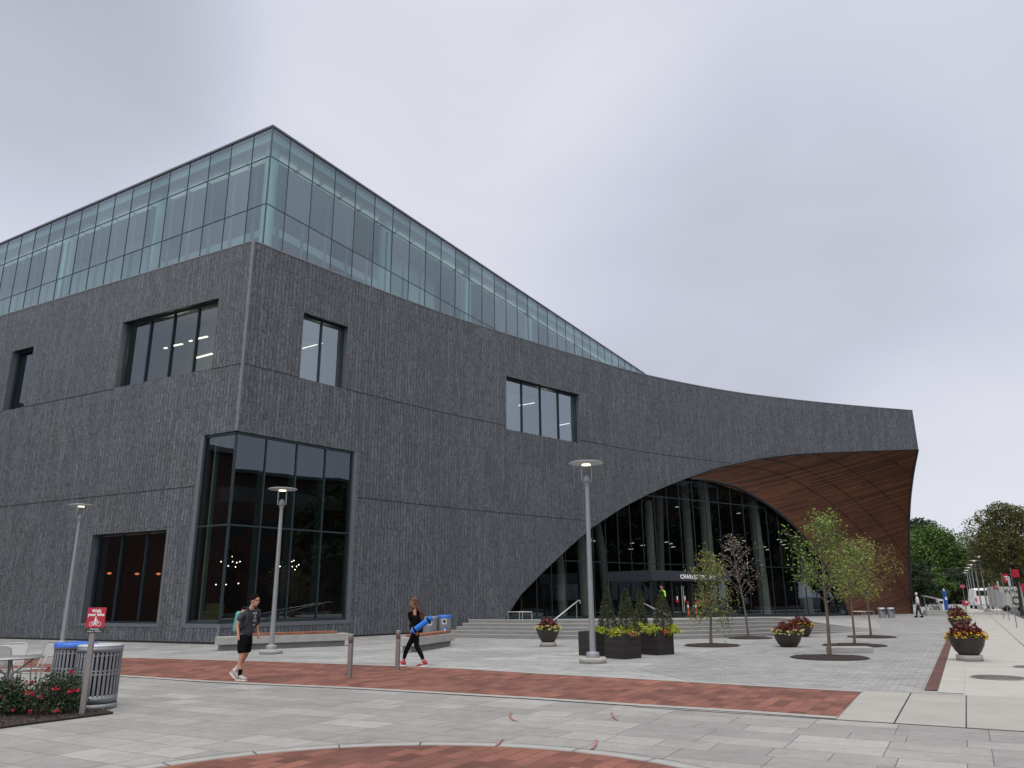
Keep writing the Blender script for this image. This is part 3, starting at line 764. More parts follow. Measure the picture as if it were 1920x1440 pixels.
# strip lights seen through the upper windows: real rods 3-4 m inside at ceiling height
def inside(px, py, depth, side):          # a point on the view ray, depth metres behind the facade line
    d = raydir(px, py)
    if side == 'R': y = FP(Fs(px, py)).y + depth
    else: y = LP(Lt(px, py)).y + depth
    return Vector((d.x / d.y * y, y, EYE + d.z / d.y * y))
for a, b, dep, sd in (((568, 653), (594, 646), 3.2, 'R'), ((601, 645), (604, 644), 3.2, 'R'), ((981, 759), (1001, 755.5), 3.2, 'R'), ((973, 760), (976, 759.5), 3.2, 'R'), ((1050, 797), (1067, 794), 3.2, 'R'),
                      ((321, 649), (342, 645), 3.4, 'L'), ((308, 653), (313, 652), 3.4, 'L'), ((367, 636), (389, 631), 3., 'L'), ((355, 640), (360, 638.5), 3., 'L'), ((368, 671), (398, 663), 3., 'L')):
    strip_light(inside(*a, dep, sd), inside(*b, dep, sd))
def bulb(p, r=.045, par=None, mat='lamp_small'):
    mb.ball(p, r, 8)
for pts in (((414.5, 1053), (421, 1054), (435, 1043.6), (436, 1053), (428, 1061), (441.5, 1063), (450, 1053), (444, 1055)), ((525, 1062), (533, 1060), (535, 1051), (547, 1053), (551, 1051), (548, 1062.5), (553, 1068), (560, 1059), (556, 1062))):
    cx = avg(*[p[0] for p in pts]); root = inside(cx, 1040, 4.2, 'R')
    mb = MB(); hub = inside(cx, 1050, 4.2, 'R'); mb.tube([hub + Vector((0, 0, 1.4)), hub], .02, 6)
    for p in pts: mb.tube([hub, inside(*p, 4.2, 'R')], .012, 5)
    ch = lb(mb, 'chandelier', 'black')
    for p in pts:
        mb = MB(); mb.ball(inside(*p, 4.2, 'R'), .026, 8); lb(mb, 'bulb', 'lamp_small', ch)
for p in ((405, 1096), (424, 1096), (447, 1094)):
    mb = MB(); mb.ball(inside(*p, 8, 'R'), .03, 6); lb(mb, 'ceiling_light', 'lamp_small')
for p in ((205, 1075), (257, 1076), (297, 1076)):         # warm wall washers deep in the lower left room
    mb = MB(); q = inside(*p, 8.2, 'L'); mb.ball(q, .12, 8, (1, 1, .5)); lb(mb, 'wall_lamp', emis('warm_wall_lamp', (1., .28, .12), 1.6))
    ld = bpy.data.lights.new('room_lamp', 'POINT'); ld.energy = 22; ld.color = (1, .42, .25); ld.shadow_soft_size = .3
    lo = bpy.data.objects.new('room_lamp', ld); col.objects.link(lo); lo.location = q + Vector((0, -1.0, 0)); lo.parent = lib; lo.matrix_parent_inverse = Matrix.Translation(-LO)
for (px, py, dep, e_) in ((330, 650, 3.2, 85), (600, 655, 3.2, 80), (1020, 770, 3.4, 80)):
    side = 'L' if px < 450 else 'R'
    ld = bpy.data.lights.new('room_lamp', 'POINT'); ld.energy = e_; ld.color = (1, .95, .8); ld.shadow_soft_size = .5
    lo = bpy.data.objects.new('room_lamp', ld); col.objects.link(lo); lo.location = inside(px, py, dep, side); lo.parent = lib; lo.matrix_parent_inverse = Matrix.Translation(-LO)
# dining furniture glimpsed in the corner window
M['olive'] = flat('olive_chair_fabric', (.20, .22, .10), .8)
mb = MB(); p = inside(392, 1150, 1.8, 'L'); mb.box((p.x, p.y, .95), (.75, .7, .5), rz=.4); mb.box((p.x + .1, p.y + .3, 1.25), (.75, .15, .5), rz=.4); lb(mb, 'lounge_chair', 'olive', bevel=.05)
for k in range(5):
    p = inside(455 + k * 38, 1140, 3.2, 'R'); mb = MB(); mb.lathe([(.0, .74), (.42, .74), (.42, .77), (0, .77)], 16, (p.x, p.y, .05)); mb.tube([(p.x, p.y, .0), (p.x, p.y, .8)], .03, 6); lb(mb, 'dining_table', 'mid_int')
# ---- glass upper storey
GA = R(30.2); gR = Vector((math.sin(GA), math.cos(GA), 0)); gL = Vector((-math.cos(GA), math.sin(GA), 0))
G0 = Vector((-11.29, 31.72, 0)); 
kz = G0.y; HG = GY(512, 235, kz).z
def gz_on(px, py, P0, d):        # where the view ray meets the vertical glass plane
    a = az(px, py); t = (a * P0.y - P0.x) / (d.x - a * d.y); p = P0 + d * t; return t, GY(px, py, p.y).z
z1g = gz_on(508, 292.6, G0, gR)[1]; z2g = gz_on(501.2, 382.2, G0, gR)[1]
trs = [gz_on(x, y, G0, gR)[0] for x, y in ((545.5, 261), (587.8, 289), (627.9, 315), (665.6, 339), (699.9, 362), (732.9, 384), (765.9, 406), (797.5, 427), (826.5, 446), (853.4, 464), (879.8, 481))]
tls = [gz_on(x, y, G0, gL)[0] for x, y in ((477, 251), (436.5, 268), (397.5, 285), (357.5, 302))]
print('HG', HG, z1g, z2g, 'sp', np.diff(trs), trs[0], tls)
spR = (trs[-1] - trs[0]) / 10; 
NR_, NLc = 44, 26
mR = [0, trs[0]] + [trs[0] + spR * i for i in range(1, NR_)]
spL = (tls[-1] - tls[0]) / 3; mL = [0, tls[0]] + [tls[0] + spL * i for i in range(1, NLc)]
zb_ = 16.3; gm = MB(); fr = MB(); zs = [zb_, z2g, z1g, HG - .12]
for d, ms in ((gR, mR), (gL, mL)):
    for i in range(len(ms) - 1):
        a, b = G0 + d * ms[i], G0 + d * ms[i + 1]
        for k in range(3): gm.quad((a.x, a.y, zs[k]), (b.x, b.y, zs[k]), (b.x, b.y, zs[k + 1]), (a.x, a.y, zs[k + 1]))
    for t in ms[0 if d is gR else 1:]:
        p = G0 + d * t; fr.box((p.x, p.y, (zb_ + HG - .1) / 2), (.024 if t else .07, .05, HG - .1 - zb_), rz=math.atan2(d.y, d.x))
    a, b = G0, G0 + d * ms[-1]
    for z in (z1g, z2g, zb_ + .05): fr.seg((a.x, a.y, z), (b.x, b.y, z), .05, .03)
lb(gm, 'curtain_glass', 'glass_teal'); lb(fr, 'mullion_grid', 'mull_teal')
NRg = Vector((gR.y, -gR.x, 0)); NLg = Vector((gL.y, -gL.x, 0)); NLg = -NLg if NLg.y > 0 else NLg
rc = offs(G0, NRg, NLg, -.06)
back = mR[-1]; lft = mL[-1]
def rp_(u, v, ins=0.): return offs(G0, NRg, NLg, ins) + gR * u + gL * v
mb = MB(); mb.prism([rp_(0, 0, -.06), rp_(back, 0, -.06), rp_(back, lft, -.06), rp_(0, lft, -.06)], HG - .10, HG + .0); lb(mb, 'roof', 'roofedge')
mb = MB(); mb.prism([rp_(0, 0, .25), rp_(back, 0, .25), rp_(back, lft, .25), rp_(0, lft, .25)], HG - .55, HG - .14); lb(mb, 'ceiling', 'white_int')
mb = MB()
for i, t in enumerate(mR[2:]):                  # ceiling ribs / recessed light troughs beside the glass
    p = G0 + gR * (t - spR / 2) - NRg * 1.1; mb.box((p.x, p.y, HG - .70), (spR * .78, .34, .10), rz=math.atan2(gR.y, gR.x))
for i, t in enumerate(mL[2:]):
    p = G0 + gL * (t - spL / 2) - NLg * 1.1; mb.box((p.x, p.y, HG - .70), (spL * .78, .34, .10), rz=math.atan2(gL.y, gL.x))
M['trough'] = emis('ceiling_light_trough', (.88, 1., .97), .34)
lb(mb, 'light_trough', 'trough')
mb = MB()
for zf in (20.3,):
    mb.prism([rp_(3, 3), rp_(back, 3), rp_(back, lft), rp_(3, lft)], zf - .45, zf)
lb(mb, 'floor_slab', 'white_int')
mb = MB(); mb.prism([rp_(0, 0, .2), rp_(back, 0, .2), rp_(back, lft, .2), rp_(0, lft, .2)], 16.3, 16.45); lb(mb, 'floor_slab', 'floor_int')
# round perimeter columns and the core behind
cols = [rp_(.9, .9)] + [rp_(u, .9) for u in (9.5, 18, 26.5, 35, 43.5, 52)] + [rp_(.9, v) for v in (9.3, 17.7, 26)]
for p in cols:
    mb = MB(); mb.lathe([(.32, 16.45), (.32, HG - .5)], 20, (p.x, p.y, 0)); lb(mb, 'column', 'teal_col')
for (u0, v0, du, dv) in ((12.4, 3.2, 5.2, 1.2), (7, 9, 40, 6), (3.5, 14, 3, 20)):
    mb = MB(); mb.prism([rp_(u0, v0), rp_(u0 + du, v0), rp_(u0 + du, v0 + dv), rp_(u0, v0 + dv)], 16.5, HG - .6); lb(mb, 'core_wall', 'white_int')
mb = MB()
for k in range(36):   # vertical blinds / pilasters of pale cloth just inside some bays
    t = mR[1 + k]; 
    if k % 1 == 0:
        p = G0 + gR * (t - .12) - NRg * .3; mb.box((p.x, p.y, (16.5 + z1g) / 2), (.16, .05, z1g - 16.5), rz=math.atan2(gR.y, gR.x))
for k in range(24):
    t = mL[1 + k]; p = G0 + gL * (t - .14) - NLg * .3; mb.box((p.x, p.y, (16.5 + z1g) / 2), (.20, .05, z1g - 16.5), rz=math.atan2(gL.y, gL.x))
M['fin3'] = flat('pale_glass_fin', (.16, .20, .21), .4)
lb(mb, 'glass_fin', 'fin3')
for q in range(6):
    u = 14 + q * 5.6; mb = MB(); a = rp_(u, .9) + Vector((0, 0, 19.9)); b = rp_(u + 1.6, .2) + Vector((0, 0, 19.9))
    a = rp_(u, 2.6) + Vector((0, 0, 18.4)); b = rp_(u + .3, .8) + Vector((0, 0, 18.4)); mb.seg(a, b, .09, .05)
    lb(mb, 'strip_light', 'lamp_strip')
# ================================================================= ENTRANCE: glass wall, timber vault, vestibule
P0s = Fs(1290, 896); P0 = FP(P0s)
Rg = Vector((27.6, 66.0, 0)); Qg = Vector((34.9, 70.6, 0))
rear_px = [(1290, 896), (1327, 898), (1380, 911), (1415, 930), (1444, 948), (1473, 971), (1502, 999), (1526, 1030), (1548, 1062), (1567, 1096), (1581, 1126)]
gd = (Rg - P0).normalized()
rear = []
for p in rear_px:
    a = az(*p); t = (a * P0.y - P0.x) / (gd.x - a * gd.y); q = P0 + gd * t; rear.append(Vector((q.x, q.y, GY(*p, q.y).z)))
rear.append(Vector((Rg.x, Rg.y, -.1)))
frontc = [Vector((FP(s).x, FP(s).y, z)) for s, z in zip(AS, AZ_) if s >= P0s - .01]
frontc[0] = rear[0].copy() if (frontc[0] - rear[0]).length < 1.5 else frontc[0]
if (frontc[0] - rear[0]).length > 1e-3: frontc = [rear[0].copy()] + frontc
leg_px = [(1721, 843), (1712.6, 884), (1706, 936), (1704, 990), (1705, 1044), (1707.5, 1100), (1710, 1147)]
leg = []
tipT = frontc[-1]
for i, p in enumerate(leg_px):
    f = i / (len(leg_px) - 1); y = tipT.y + (Qg.y - tipT.y) * (f ** .8); q = GY(*p, y); leg.append(q)
leg[0] = tipT.copy(); Qf = leg[-1].copy(); Qf.z = -.1; leg[-1] = Qf
def resamp(P, n, key=None):
    P = [Vector(p) for p in P]; L_ = [0]
    for i in range(1, len(P)): L_.append(L_[-1] + (P[i] - P[i - 1]).length)
    A = np.array([tuple(p) for p in P]); u = np.linspace(0, L_[-1], n)
    return [Vector([float(np.interp(x, L_, A[:, k])) for k in range(3)]) for x in u]
def smoothc(P, it=3):
    for _ in range(it): P = [P[0]] + [(P[i - 1] + P[i] * 2 + P[i + 1]) / 4 for i in range(1, len(P) - 1)] + [P[-1]]
    return P
NU, NV = 72, 40
cF = smoothc(resamp(frontc, NU + 1)); cB = smoothc(resamp(rear, NU + 1))
cE = smoothc(resamp(leg, NV + 1 - 14)) ; cE2 = resamp([Qf, rear[-1]], 15)
cU1 = cE + cE2[1:]
cU1 = cU1[:NV + 1]; cU1[-1] = rear[-1].copy()
grid = []
for i in range(NU + 1):
    u = i / NU; row = []
    for j in range(NV + 1):
        v_ = j / NV
        lin = cF[i] * (1 - v_) + cB[i] * v_
        blend = (rear[0] * (1 - u) + cU1[j] * u) - ((rear[0] * (1 - u) + cF[-1] * u) * (1 - v_) + (rear[0] * (1 - u) + cB[-1] * u) * v_)
        row.append(lin + blend)
    grid.append(row)
mb = MB()
mb.uv = []
def wuv(p): return (p.x * .75 + p.y * .3, p.z * 1.0 - p.x * .30 + p.y * .10)
for i in range(NU):
    for j in range(NV):
        q = [grid[i][j], grid[i + 1][j], grid[i + 1][j + 1], grid[i][j + 1]]
        mb.quad(*q, uv=[wuv(x) for x in q]); mb.sm[-1] = True
M['cedar_flat'] = M['cedar']
sof = lb(mb, 'timber_soffit', 'cedar')
# seams following the glass arc
mb = MB()
for pxs, v1 in ((1642, .11), (1530, .28), (1430, .45), (1350, .61)):
    u0 = max(.02, (Fs(pxs, 850) - P0s) / (T_SOFF - P0s))
    pts = []
    for i in range(int(u0 * NU), NU + 1):
        v_ = v1 * max(0, (i / NU - u0) / (1 - u0)) ** .85 * NV; j = min(NV - 1, int(v_)); pts.append(grid[i][j].lerp(grid[i][j + 1], v_ - j))
    cc = Vector((24, 55, 4))
    pts = [p + (cc - p).normalized() * .02 for p in pts]
    mb.tube(pts, .022, 4)
lb(mb, 'soffit_seam', 'joint', sof)
mb = MB()
mb.tube([p + Vector((0, -.05, -.06)) for p in cB[1:]], [.05 + .06 * min(1, i / 12) for i in range(len(cB) - 1)], 6); lb(mb, 'arch_frame', 'black')
mb = MB(); mb.tube(cU1[:27], .10, 6); mb.tube(cF, .035, 5); lb(mb, 'arch_edge_trim', 'mull')
# back of the leg: street side stone wall going away from the camera
mb = MB(); tp = FP(T_TOP); 
sd = [Vector((l.x + .0, l.y, l.z)) for l in cU1[:27]]
for i in range(len(sd) - 1):
    a, b = sd[i], sd[i + 1]
    mb.quad(a, b, (b.x + .6, 100, b.z), (a.x + .6, 100, a.z), uv=[(a.y, a.z), (b.y, b.z), (100, b.z), (100, a.z)])
a = sd[0]; mb.quad((tp.x, tp.y, HP), a, (a.x + .6, 100, a.z), (tp.x + .6, 100, HP), uv=[(tp.y, HP), (a.y, a.z), (100, a.z), (100, HP)])
lb(mb, 'street_wall', 'stone')
# glass wall of the hall: flush behind the facade, then straight on to the vault foot
gp = [(FP(s) - FN(s) * .28, s) for s in np.arange(AS0 - 2, P0s, 1.25)]
gpts = [p for p, s in gp] + [P0 - FN(P0s) * .28 + gd * t for t in np.arange(.6, (Rg - P0).length, 1.45)] + [Rg]
def gtop(p):
    a = p.x / p.y
    ra = [r.x / r.y for r in rear]; fa = [FP(s).x / FP(s).y for s in AS]
    if a < P0.x / P0.y: return float(np.interp(a, fa, AZ_)) + .6
    return float(np.interp(a, ra, [r.z for r in rear])) - .0
gm = MB(); fr = MB()
for i in range(len(gpts) - 1):
    a, b = gpts[i], gpts[i + 1]; ta, tb = gtop(a), gtop(b); za, zb2 = terrace_z(a.x, a.y), terrace_z(b.x, b.y)
    gm.quad((a.x, a.y, za - .1), (b.x, b.y, zb2 - .1), (b.x, b.y, tb), (a.x, a.y, ta))
    if i: fr.box((a.x, a.y, (za + ta) / 2), (.04, .07, max(.1, ta - za)), rz=math.atan2(b.y - a.y, b.x - a.x))
    for z in (3.75, 8.3):
        if min(ta, tb) > z: fr.seg((a.x, a.y, z), (b.x, b.y, z), .07, .05)
    fr.seg((a.x, a.y, za + .08), (b.x, b.y, zb2 + .08), .14, .22)
hw = lb(fr, 'entrance_glazing_frame', 'mull'); lb(gm, 'pane', 'glass_dark', hw)
# hall behind the glass
hall = [gpts[0] + Vector((-4, 1, 0))] + [p + Vector((-.4, .55, 0)) for p in gpts] + [Vector((27, 88, 0)), Vector((-6, 72, 0))]
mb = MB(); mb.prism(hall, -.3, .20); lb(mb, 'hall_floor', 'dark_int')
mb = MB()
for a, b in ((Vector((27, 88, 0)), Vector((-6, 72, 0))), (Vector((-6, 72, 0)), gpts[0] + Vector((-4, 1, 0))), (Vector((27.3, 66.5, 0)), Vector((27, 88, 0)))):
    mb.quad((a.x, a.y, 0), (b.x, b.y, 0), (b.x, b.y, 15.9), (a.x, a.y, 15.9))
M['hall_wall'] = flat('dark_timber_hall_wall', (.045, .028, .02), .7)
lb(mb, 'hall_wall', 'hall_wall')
M['col_int'] = flat('pale_concrete_column', (.50, .51, .48), .7)
for (bx, by, tx, ty, dep, r) in ((1100, 1150, 1088, 1000, .9, .34), (1056, 1150, 1048, 1035, .9, .28), (1140, 1110, 1118, 975, 2.2, .3), (1227, 1150, 1215, 940, 1.0, .30), (1240, 1150, 1236, 930, 4.5, .3), (1337, 1155, 1316, 890, 1.3, .42), (1300, 1150, 1283, 905, 3.5, .34), (1437, 1155, 1406, 905, 1.0, .42), (1518, 1158, 1500, 995, 1., .38)):
    def dpt(px, py):
        a = az(px, py); k = min(range(len(gpts) - 1), key=lambda i: abs(gpts[i].x / gpts[i].y - a)); return gpts[k].y + dep
    y0 = dpt(bx, by); p = GY(bx, by, y0); q = GY(tx, ty, y0 + .6)
    mb = MB(); mb.tube([(p.x, p.y, 0), p + (q - p) * .5, q], [r, r * .96, r * .92], 20); lb(mb, 'column', 'col_int')
M['lamp_hall'] = emis('hall_downlight', (1., .97, .9), 1.6)
random.seed(3)
for (px, py) in ((1108, 1010), (1112, 1014), (1185, 1018), (1205, 1022), (1183, 1029), (1250, 1016), (1257, 1019), (1262, 1025), (1290, 1020), (1395, 1013), (1420, 1018), (1427, 1021), (1433, 1025), (1439, 1030), (1460, 1011), (1464, 1016), (1469, 1021), (1475, 1027), (1365, 1030), (1385, 962), (1320, 965), (1325, 968), (1270, 950)):
    a = az(px, py); k = min(range(len(gpts) - 1), key=lambda i: abs(gpts[i].x / gpts[i].y - a)); y = gpts[k].y + 7
    q = GY(px, py, y); mb = MB(); mb.seg(q - Vector((.16, .1, .04)), q + Vector((.16, .1, .0)), .05, .04); lb(mb, 'downlight', 'lamp_hall')
# vestibule with the name on its canopy
V0 = Vector((7.97, 45.5, 0)); vd = Vector((.72, .694, 0)).normalized(); vn = Vector((vd.y, -vd.x, 0)); VL = 8.6
vtop, vbot = 3.10, 2.53
def VP(t, dpt, z): return V0 + vd * t - vn * dpt + Vector((0, 0, z))
rz = math.atan2(vd.y, vd.x)
mb = MB(); c = VP(VL / 2, 1.6, (vtop + vbot) / 2); mb.box(c, (VL, 3.2, vtop - vbot), rz=rz)
M['canopy'] = flat('dark_blue_grey_canopy', (.024, .029, .038), .45)
can = lb(mb, 'entrance_canopy', 'canopy', bevel=.015)
M['letters'] = flat('white_sign_letters', (.8, .8, .8), .5, var=0.)
def textobj(name, s, size, mat, M4, parent=None, ext=.004, align='LEFT', spacing=1.0, bold=0.):
    cu = bpy.data.curves.new(name, 'FONT'); cu.body = s; cu.size = size; cu.extrude = ext; cu.align_x = align; cu.space_character = spacing; cu.offset = bold; cu.resolution_u = 3
    tmp = bpy.data.objects.new(name + '_tmp', cu); col.objects.link(tmp)
    bpy.context.view_layer.update()
    me = bpy.data.meshes.new_from_object(tmp.evaluated_get(bpy.context.evaluated_depsgraph_get())); me.transform(M4)
    bpy.data.objects.remove(tmp); bpy.data.curves.remove(cu)
    return link(name, me, mat, parent)
def t_at(px, py):
    a = az(px, py); return (a * V0.y - V0.x) / (vd.x - a * vd.y)
t0, t1 = t_at(1275.5, 1086), t_at(1341, 1090)
print('letters', t0, t1)
rotm = Matrix((vd, Vector((0, 0, 1)), vn)).transposed().to_4x4()
o = textobj('sign_lettering', 'CHARLES LIBRARY', .42, M['letters'], Matrix.Identity(4), None, .015, 'LEFT', 1.25, .012)
wd_ = max(v.co.x for v in o.data.vertices); sx = (t1 - t0) / wd_
o.data.transform(Matrix.Translation(VP(t0, -.02, 2.66)) @ rotm @ Matrix.Diagonal((sx, .82, 1, 1)))
o.parent = can
# doors, handles, posts
dm = MB(); hm = MB(); gm = MB()
tzv = terrace_z(V0.x + 3, V0.y + 3) + .02
for i, t in enumerate(np.linspace(.15, VL - .15, 9)):
    dm.box(VP(t, .25, (tzv + vbot) / 2), (.08, .12, vbot - tzv), rz=rz)
dm.seg(VP(0, .25, tzv + .08), VP(VL, .25, tzv + .08), .12, .16)
for t in (0.02, VL - .02):
    dm.seg(VP(t, .25, vbot - .04), VP(t, 3.0, vbot - .04), .08, .08)
gm.quad(VP(.1, .26, tzv), VP(VL - .1, .26, tzv), VP(VL - .1, .26, vbot), VP(.1, .26, vbot))
gm.quad(VP(.1, .26, tzv), VP(.1, 3.1, tzv), VP(.1, 3.1, vbot), VP(.1, .26, vbot))
dr = lb(dm, 'entrance_doors', 'black'); lb(gm, 'pane', 'glass_dark', dr)
for t in (3.05, 3.22, 5.2, 5.37):
    hm = MB(); hm.tube([VP(t, .08, tzv + .35), VP(t, .08, tzv + 1.85)], .022, 6); lb(hm, 'door_handle', 'steel', dr)
for t in (2.7, 3.5, 4.9, 5.6, 6.2):
    mb = MB(); mb.box(VP(t, .2, tzv + .98), (.28, .02, .14), rz=rz); lb(mb, 'door_notice', 'red_lid', dr)
for t in (2.7, 3.5):
    mb = MB(); mb.box(VP(t, .19, tzv + 1.16), (.1, .02, .2), rz=rz); lb(mb, 'door_notice', 'white', dr)
# ================================================================= STREET FURNITURE
def lamp_post(label, group, loc, s_=1., near=True):
    t = empty('street_lamp', loc, 0, label, 'street lamp', group)
    n = 24 if near else 10
    m = MB(); m.lathe([(.0, 0), (.35, 0), (.35, .11), (.33, .13), (0, .13)], n); m.build('concrete_base', M['conc'], t)
    m = MB(); m.lathe([(.17, .13), (.17, .24), (.155, .262), (.09, .265), (.088, .30)], n); m.build('base_collar', M['pole'], t)
    m = MB(); m.lathe([(.078, .262), (.055, 4.50), (.055, 4.56)], n); m.build('pole', M['pole'], t)
    m = MB(); m.lathe([(.075, 4.52), (.075, 4.60), (.095, 4.61), (.095, 4.74), (.05, 4.76), (.05, 4.80), (0, 4.80)], n)
    for s in (-1, 1):
        m.box((s * .135, 0, 4.87), (.028, .05, .50)); m.box((s * .115, 0, 4.635), (.065, .05, .035))
    m.build('lamp_bracket', M['pole'], t)
    m = MB(); m.lathe([(.0, 5.175), (.10, 5.19), (.46, 5.145), (.48, 5.135), (.46, 5.125), (.18, 5.10), (0, 5.10)], max(16, n)); m.build('lamp_shade', M['shade'], t)
    m = MB(); m.lathe([(.0, 5.098), (.125, 5.098), (.125, 5.075), (0, 5.07)], n); m.build('lamp_light', M['lampglow'], t)
    return t
M['lampglow'] = emis('lamp_glow', (1., .93, .66), 2.2)
L1 = lamp_post('tall grey lamp with lit disc shade beside the dark planter boxes', None, G(1112, 1243))
lamps = [(G(508, 1226), 'grey lamp with lit disc shade in front of the tall corner window'), (G(115, 1216), 'leftmost grey lamp with disc shade, rising behind the slatted litter bins')]
for p, lab in lamps:
    c = copy_tree(L1); place(c, p, label=lab); c['group'] = 'disc lamps on the plaza'
L1['group'] = 'disc lamps on the plaza'
ords = ['nearest', 'second', 'third', 'fourth', 'fifth', 'sixth', 'seventh', 'eighth']
L2 = None
for i, (px, py) in enumerate([(1835, 1043), (1826, 1051), (1820, 1058.5), (1815.5, 1064), (1812, 1069), (1809, 1073), (1806.5, 1076.5), (1804, 1080)]):
    d = raydir(px, py); t = (5.15 - EYE) / d.z
    loc = (d.x * t, d.y * t, 0)
    lab = ('farthest' if i == 7 else ords[i]) + ' disc lamp in the row receding along the kerb'
    if L2 is None: L2 = lamp_post(lab, 'disc lamps in a row along the kerb', loc, near=False)
    else: place(copy_tree(L2), loc, label=lab)
# bollards
def bollard(loc, label):
    t = empty('bollard', loc, 0, label, 'bollard', 'steel bollards on the brick band')
    m = MB(); m.lathe([(.056, 0), (.056, .70)], 24); m.build('post', M['bollard'], t)
    m = MB(); m.lathe([(.051, .70), (.051, .712), (.057, .714), (.057, .88), (.052, .893), (0, .895)], 24); m.build('cap', M['bollard'], t)
    return t
bo = bollard(G(655, 1271), 'steel bollard standing alone on the brick band, nearer to the camera')
place(copy_tree(bo), G(745, 1257), label='steel bollard right in front of the phoning woman')
# benches
def bench(p, q, label, wood_from, wood_to, depth=.6):
    p, q = Vector(p), Vector(q); d = (q - p); Lg = d.length; rz = math.atan2(d.y, d.x)
    t = empty('concrete_bench', p, rz, label, 'bench', 'concrete benches by the stone wall')
    m = MB(); m.box((Lg / 2, depth / 2, .315), (Lg, depth, .25)); m.build('seat_block', M['conc'], t, bevel=.012)
    m = MB(); m.box((Lg / 2, depth / 2 + .04, .095), (Lg - .22, depth - .2, .19)); m.build('plinth', M['step'], t)
    a, b = wood_from * Lg, wood_to * Lg
    m = MB()
    for k in range(4): m.box(((a + b) / 2, .12 + k * (depth - .16) / 3.4, .487), (b - a, .105, .07))
    m.box(((a + b) / 2, depth / 2, .446), (b - a - .1, depth - .2, .012))
    m.build('wooden_slats', M['bench_wood'], t, bevel=.006)
    return t
bench(G(408, 1221), G(654, 1211), 'long low concrete bench with wooden seat under the corner window', .15, .91)
bench(G(776, 1224), G(853, 1211), 'concrete bench with wooden seat behind the woman, beside the steps', .10, .95, .5)
# litter bins by the wall
def wall_bin(loc, label, lidmat, rz, round_=True, door=True):
    t = empty('litter_bin', loc, rz, label, 'litter bin', 'litter bins against the stone wall')
    m = MB(); m.lathe([(.25, 0), (.25, .04), (.265, .05), (.265, .86)], 28); m.build('body', M['bin'], t)
    m = MB(); m.lathe([(.275, .86), (.275, .93), (.26, .95), (0, .96)], 28); m.build('lid', M[lidmat], t)
    m = MB(); m.box((0, -.262, .74), (.17, .02, .18)); m.build('door_plate', M['shade'], t, bevel=.005)
    m = MB(); m.ball((0, -.275, .75), .055, 10, (1, .25, 1)); m.build('opening', M['bindark'], t)
    m = MB(); m.box((0.02, -.268, .47), (.11, .012, .15)); m.build('notice', M['blue'], t)
    m = MB(); m.box((0.02, -.276, .47), (.05, .006, .08)); m.build('notice_symbol', M['white'], t)
    return t
wb = wall_bin(GY(832, 1190, 27.6) * Vector((1, 1, 0)) if False else Vector((az(832, 1190) * 29.6, 29.6, 0)), 'round grey litter bin with blue lid and blue notice by the steps', 'blue', .15)
wb.scale = (1, 1, 1.08)
wg = wall_bin(Vector((az(807, 1190) * 29.4, 29.4, 0)), 'grey litter bin without blue, left of the blue lidded one', 'bin', 0)
wg.scale = (1, 1, 1.04)
for c in list(wg.children):
    if c.name.startswith('notice'): bpy.data.objects.remove(c)
def slim_bin(px, lab):
    t = empty('litter_bin', (az(px, 1154) * 58, 58, 0), 0, lab, 'litter bin', 'litter bins at the timber leg')
    m = MB(); m.lathe([(.24, 0), (.24, .62)], 20); m.build('body', M['bin'], t)
    m = MB(); m.lathe([(.255, .62), (.255, .70), (.2, .72), (0, .72)], 20); m.build('lid', M['shade'], t)
    m = MB(); m.box((0, -.25, .52), (.2, .03, .1)); m.build('opening', M['bindark'], t)
slim_bin(1654, 'small grey litter bin at the timber leg, left of the pair'); slim_bin(1671, 'small grey litter bin at the timber leg, right of the pair')
# big slatted bins at the lower left
def slat_bin(loc, label, r, h, blue, n=32):
    t = empty('slatted_litter_bin', loc, .4, label, 'litter bin', 'slatted litter bins beside the rose bed')
    m = MB()
    def band(z0, z1, o=0.): m.lathe([(r - .012, z0), (r + o, z0), (r + o, z1), (r - .012, z1), (r - .012, z0)], 48)
    band(.0, .085, .006); band(.10, .21); band(h - .09, h, .004); band(h * .545, h * .565); band(h * .60, h * .62); band(h * .845, h * .86)
    for k in range(n):
        a = k * 2 * math.pi / n
        w_ = 2 * math.pi * r / n * .56
        m.box((math.cos(a) * (r - .004), math.sin(a) * (r - .004), (.2 + h) / 2 - .03), (.008, w_, h - .24), rz=a)
    m.build('slatted_shell', M['bin'], t)
    m = MB(); m.lathe([(r - .045, .03), (r - .045, h - .12), (0, h - .12)], 32); m.build('liner', M['bindark'], t)
    m = MB()
    if blue: m.lathe([(r + .012, h - .045), (r + .012, h + .008), (r - .02, h + .022), (r * .45, h + .03), (r * .42, h + .005), (0, h + .0)], 40)
    else: m.lathe([(r + .008, h), (r + .008, h + .018), (r - .03, h + .026), (r * .5, h + .028), (r * .48, h - .02), (0, h - .03)], 40)
    m.build('lid', M['blue' if blue else 'shade'], t)
    return t
gb = G(176, 1334); gb.y += .33; gb.x += -.19
slat_bin(gb, 'grey slatted litter bin with plain grey top, right of the blue one', .325, .93, False)
ga = Vector((gb.x - .60, gb.y + .36, 0))
slat_bin(ga, 'grey slatted recycling bin with a bright blue lid', .30, .95, True)
